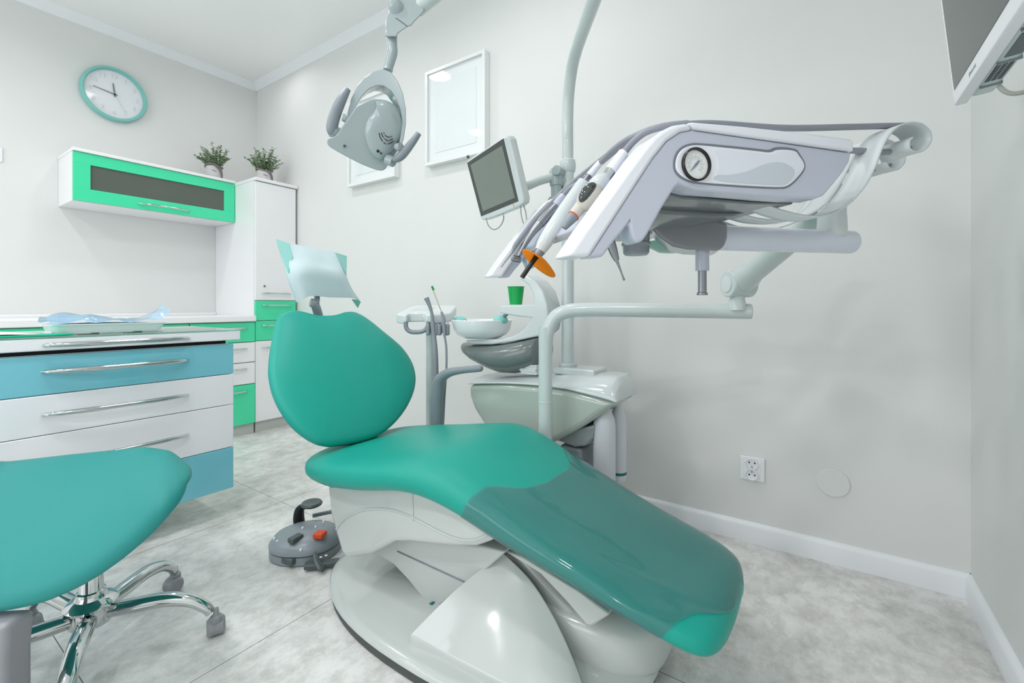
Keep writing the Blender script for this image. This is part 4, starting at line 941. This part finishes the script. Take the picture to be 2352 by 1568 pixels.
# instruments ------------------------------------------------------------
def path(pts, w): return [tw(x, y, w) for x, y in pts]
def hose(par, pts, w, r=.0045):
    return MB().tube([tw(p[0], p[1], (p[2] if len(p) > 2 else w)) for p in pts], r, seg=12).build('hose', M_hose, par)
w = .42
i1 = thing('air_water_syringe', tw(1225, 510, w), 'grey air and water syringe with thin metal nozzle, farthest instrument on the delivery table', 'dental instrument', 'instruments on the delivery table')
MB().tube(path([(1151,613),(1165,595),(1179,577)], w), [.0012, .0016, .0022], seg=8).build('nozzle', M_steel, i1)
MB().tube(path([(1178,578),(1183,565),(1193,550)], w), [.003, .0055, .0062], seg=14).build('nose_cone', M_grey, i1)
MB().tube(path([(1193,550),(1225,508),(1262,469)], w), [.0062, .0066, .007], seg=16).build('handle', M_hose, i1)
hose(i1, [(1262,469),(1300,432,.40),(1350,390,.34),(1420,337,.24),(1490,303,.16),(1540,289,.125),(1600,283.5,.105)], w)
w = .345
i2 = thing('turbine_handpiece', tw(1250, 500, w), 'slim metal turbine handpiece with small drill head beside the grey syringe', 'dental instrument', 'instruments on the delivery table')
MB().tube(path([(1191,588),(1205,562),(1222,535),(1240,513)], w), [.0045, .0055, .0075, .0100], seg=14).build('neck', M_steel, i2)
MB().tube(path([(1182,585),(1200,556),(1225,522)], w), [.0018, .0018, .002], seg=8).build('spray_tube', M_steel, i2)
hdn = (tw(1178, 596, w)-tw(1195, 594, w)).normalized()
MB().tube(path([(1176,591),(1183,594),(1195,597)], w), [.0062, .0068, .0055], seg=14, smooth=False).build('drill_head', M_steel, i2, bevel=.001)
MB().tube(path([(1240,513),(1258,492),(1276,473)], w), [.0108, .0110, .0102], seg=18).build('grip', M_steel, i2)
MB().tube(path([(1276,473),(1284,461),(1293,449)], w), [.0090, .0086, .0074], seg=16).build('coupling', M_plastg, i2)
hose(i2, [(1292,450),(1310,431),(1335,416,.33),(1380,375,.28),(1440,326,.20),(1500,297,.14),(1570,285,.115)], w, .005)
w = .25
i3 = thing('curing_light', tw(1290, 490, w), 'white curing light with orange shield and black light guide', 'dental instrument', 'instruments on the delivery table')
MB().tube(path([(1240,577),(1252,556),(1275,520),(1300,480),(1325,443),(1341,419)], w), [.0105, .014, .0155, .0142, .0135, .0125], seg=22).build('handle', M_plast, i3)
MB().tube(path([(1199,637),(1218,609),(1237,582)], w), [.0046, .0044, .0055], seg=14, smooth=False).build('light_guide', M_black, i3)
MB().tube(path([(1232,590),(1240,578),(1246,570)], w), [.007, .0095, .0085], seg=16).build('chuck', M_steel, i3)
ld = (tw(1199, 637, w)-tw(1237, 582, w)).normalized()
sc_ = tw(1246, 594, w)
sx_ = (tw(1281, 625, w+.02)-tw(1211, 567, w-.02)).normalized(); sx_ = (sx_-ld*sx_.dot(ld)).normalized()
sy_ = ld.cross(sx_)
MB().loft([[sc_+ld*(.004*q-.01*(1-q*q)*0)+sx_*(.043*q*math.cos(t_))+sy_*(.030*q*math.sin(t_))+ld*(.008*q*q) for t_ in [2*math.pi*k/48 for k in range(48)]] for q in (.12, .4, .7, .95, 1.0)], caps=False).build('orange_shield', M_orsh, i3, solid=.0018)
MB().tube(path([(1341,419),(1346,413),(1352,405)], w), [.0095, .0095, .0085], seg=16).build('collar', M_steel, i3)
MB().tube(path([(1352,405),(1362,393),(1378,374)], w), [.0075, .0072, .0066], seg=16).build('plug', M_lid, i3)
hose(i3, [(1377,375),(1410,342,.20),(1450,315,.155),(1510,293,.118),(1575,284,.10)], w, .005)
for x, y in ((1262,548), (1266,543), (1271,537)):
    MB().ball(tw(x+9, y+6, w-.013), .0016).build('button_mark', M_print, i3)
w = .145
i4 = thing('scaler_handpiece', tw(1350, 450, w), 'beige handpiece with orange ring and bulbous grey lens nearest the table rail', 'dental instrument', 'instruments on the delivery table')
MB().tube(path([(1296,524),(1305,511),(1317,496)], w), [.0048, .0075, .0098], seg=18).build('nose_cone', M_grey, i4)
MB().lathe([(.0, -.0008), (.0102, -.0008), (.0102, .0012), (0, .0012)], tw(1317, 496, w), tw(1332, 478, w)-tw(1317, 496, w), 24).build('orange_ring', M_red, i4)
MB().tube(path([(1318,494),(1332,477),(1348,456),(1366,433)], w), [.0098, .0108, .0122, .0125], seg=18).build('body', M_beige, i4)
bd_ = (tw(1366, 433, w)-tw(1340, 467, w)).normalized(); vw = (E0-tw(1353, 450, w)).normalized(); bu = bd_.cross(vw).normalized(); vw = bu.cross(bd_)
bcn = tw(1354, 452, w-.006)
def blob(c_, a, b, c2, k=20, n=10):
    return [[c_+bd_*(a*math.cos(p))+bu*(b*math.sin(p)*math.cos(2*math.pi*i/k))+vw*(c2*math.sin(p)*math.sin(2*math.pi*i/k)) for i in range(k)] for p in [max(.01, min(3.13, math.pi*j/n)) for j in range(n+1)]]
MB().loft(blob(bcn, .0275, .0185, .016)).build('bulb_housing', M_beige, i4)
MB().loft(blob(bcn-bu*.0065+vw*.008 if bu.dot(TA) > 0 else bcn+bu*.0065+vw*.008, .0215, .0115, .0095)).build('dark_lens', mat('lens_dark', (50, 58, 54), .05, coat=1), i4)
MB().tube(path([(1364,436),(1372,426),(1384,414),(1392,406)], w), [.0145, .0155, .0135, .009], seg=18).build('collar', M_plast, i4)
MB().tube(path([(1391,407),(1397,399),(1402,393)], w), [.0085, .0085, .0085], seg=18, smooth=False).build('metal_sleeve', M_chrome, i4)
MB().tube(path([(1402,393),(1415,376),(1432,352)], w), [.0105, .0102, .0095], seg=18).build('rear_grip', M_lam2, i4)
hose(i4, [(1431,354),(1452,328,.13),(1480,305,.112),(1510,294,.10),(1540,288,.092),(1580,284,.085)], w, .0058)
i5 = thing('probe_handpiece', at(1417, 600, .73), 'steel instrument with hooked tip hanging below the near table rail', 'dental instrument', 'instruments on the delivery table')
w = .10
MB().tube(path([(1392,530),(1402,556),(1410,580),(1417,598)], w), [.0075, .0075, .0065, .0042], seg=16).build('handle', M_steel, i5)
MB().tube(path([(1416,597),(1422,612),(1428,628),(1432,639),(1434,642),(1431,643)], w), [.0028, .0019, .0014, .0016, .0014, .0008], seg=10).build('hooked_tip', M_steel, i5)
# hoses running over the lid to the straps
lh = thing('instrument_hoses', tw(1800, 295, .1), 'bundle of grey instrument hoses looped through the straps behind the delivery table', 'hose')
for k, (a_, b_, w_) in enumerate(((0, 0, .085), (0, 0, .099))):
    MB().tube([tw(1555, 287, w_+.02), tw(1640, 284, w_+.02), tw(1800, 294, w_+.015), tw(1950, 291.5, w_), tw(2050, 289, w_), tw(2095, 290, w_), tw(2120, 305, w_), tw(2118, 326, w_), tw(2095, 341, w_), tw(2040, 349, w_), tw(1990, 347, w_), tw(1945, 345, w_)], .0058, seg=12).build('hose', M_hose, lh)
for w_ in (.20, .215):
    MB().tube([tw(1930, 352, w_), tw(1960, 342, w_), tw(2000, 333, w_), tw(2040, 338, w_), tw(2062, 352, w_), tw(2058, 372, w_), tw(2030, 384, w_), tw(1990, 392, w_), tw(1900, 392, w_)], .0044, seg=12).build('hose', M_hose, lh)
# ================================================================ WALL MONITOR AT THE UPPER RIGHT
wm = thing('wall_monitor', (UR, 1.0, 1.28), 'large white framed wall monitor at the upper right corner of the photo', 'monitor')
C0 = on_u(2192, 245, .205); mv = V((0, 1, 0)); mz = V((-.095, 0, 1)).normalized(); mN = V((-1, 0, -.095)).normalized()
def mp(v, h, o=0): return C0 + V((0, -v, 0)) + mz*h + mN*o      # v metres towards the viewer, h up, o out of the screen
Wd, Hd = .60, .40
def mbox(name, v0, v1, h0, h1, o0, o1, m, bevel=.003, par=wm):
    return MB().prism([mp(v0, h0, o0), mp(v1, h0, o0), mp(v1, h1, o0), mp(v0, h1, o0)], mN*(o1-o0)).build(name, m, par, bevel=bevel)
mbox('front_frame', 0, Wd, 0, Hd, -.018, 0, M_trim, .003)
mbox('screen', .016, Wd-.016, .026, Hd-.016, -.004, .0008, mat('dark_screen_glass', (50, 60, 56), .1, spec=.5), 0)
mbox('back_case', .012, Wd-.012, .004, Hd-.01, -.052, -.0185, mat('monitor_back', (206, 222, 222), .3), .008)
for v0 in (.085, .27):
    for i in range(9):
        for j in range(3):
            MB().obox(mp(v0+i*.0075, .0038, -.0265-j*.0075), V((0, .0022, 0)), mN*.0028, mz*.0012).build('vent_slot', M_dgrey, wm, flat=True)
mbox('connector_bay', .175, .25, .0028, .012, -.045, -.026, M_dgrey, 0)
for v0 in (.06, .155, .262):
    mbox('foot_rib', v0, v0+.004, .001, .010, -.05, -.022, M_grey, 0)
for i, (h_, o_) in enumerate(((.0062,-.002),(.0052,0),(.0036,0),(.0036,0),(.0036,0),(.0034,0),(.0036,0),(.0044,0),(.0036,0),(.0048,0))):
    MB().prism([mp(.112+.0042*i+dx, .011+o_+dz, .0002) for dx, dz in ((0, 0), (.0022, 0), (.0022, h_), (0, h_))], mN*.0002).build('brand_mark', M_print, wm, flat=True)
md = on_u(2345, 180, UR-.001)
MB().lathe([(0, 0), (.045, 0), (.045, .012), (.04, .018), (0, .02)], (UR, .93, 1.33), (-1, 0, 0), 36).build('wall_mount', M_trim, wm)
MB().tube([(UR-.01, .93, 1.34), (UR-.07, .93, 1.36), mp(.22, .11, -.05)], .016, seg=16).build('mount_arm', M_trim, wm)
sp0 = [(UR-.015-.0012*i, .86+.009*math.cos(i*1.0), 1.345+.009*math.sin(i*1.0)) for i in range(60)]
MB().tube(sp0, .0028, seg=6, n=2).build('coiled_cable', M_black, wm)
MB().tube([mp(.16, .03, -.05), on_u(2288, 170, .32), on_u(2293, 195, .34), on_u(2315, 213, .35), on_u(2350, 212, .36), on_u(2400, 190, .37)], .005, seg=12).build('power_cable', mat('cable_grey', (170, 172, 166)), wm)
LIGHTS = [(-3.1, .05, 4.8), (-2.6, 1.18, 4.0), (-3.4, 1.7, 1.0), (-1.5, .05, 7.5), (-1.2, 1.18, 5), (-.1, .05, 3), (-3.1, -1.2, 8), (-1.5, -1.2, 10), (-.1, -1.2, 11)]
WIN = 22; EXPO = 0.10
# ================================================================ LIGHT AND CAMERA
def spot(u, v, p, r=.09):
    l = bpy.data.lights.new('ceiling_downlight', 'AREA'); l.shape = 'DISK'; l.size = r*2; l.energy = p; l.color = (1, .975, .985); l.spread = math.radians(160)
    o = bpy.data.objects.new('ceiling_downlight', l); col.objects.link(o); o.location = (u, v, ZC-.012)
for u, v, p in LIGHTS: spot(u, v, p)
l = bpy.data.lights.new('window_daylight', 'AREA'); l.shape = 'RECTANGLE'; l.size = 2.7; l.size_y = 1.35; l.energy = WIN; l.color = (.95, .97, 1)
o = bpy.data.objects.new('window_daylight', l); col.objects.link(o); o.location = (-1.9, VN-.04, 1.6); o.rotation_euler = (math.radians(90), 0, 0)
wd = bpy.data.worlds.new('daylight'); bpy.context.scene.world = wd; wd.use_nodes = True
wd.node_tree.nodes['Background'].inputs['Color'].default_value = (.85, .93, 1, 1); wd.node_tree.nodes['Background'].inputs['Strength'].default_value = 1.0
cd = bpy.data.cameras.new('camera'); co = bpy.data.objects.new('camera', cd); col.objects.link(co)
cd.sensor_fit = 'HORIZONTAL'; cd.sensor_width = 36; cd.lens = 36*F/2352; cd.shift_x = 0; cd.shift_y = -(784-HY)/2352; cd.clip_start = .02
co.location = (0, 0, H); co.rotation_euler = (math.radians(90), 0, math.atan2(SN, CS))
sc = bpy.context.scene; sc.camera = co
sc.view_settings.view_transform = 'Standard'; sc.view_settings.look = 'None'; sc.view_settings.exposure = EXPO; sc.view_settings.gamma = 1; sc.view_settings.use_curve_mapping = False
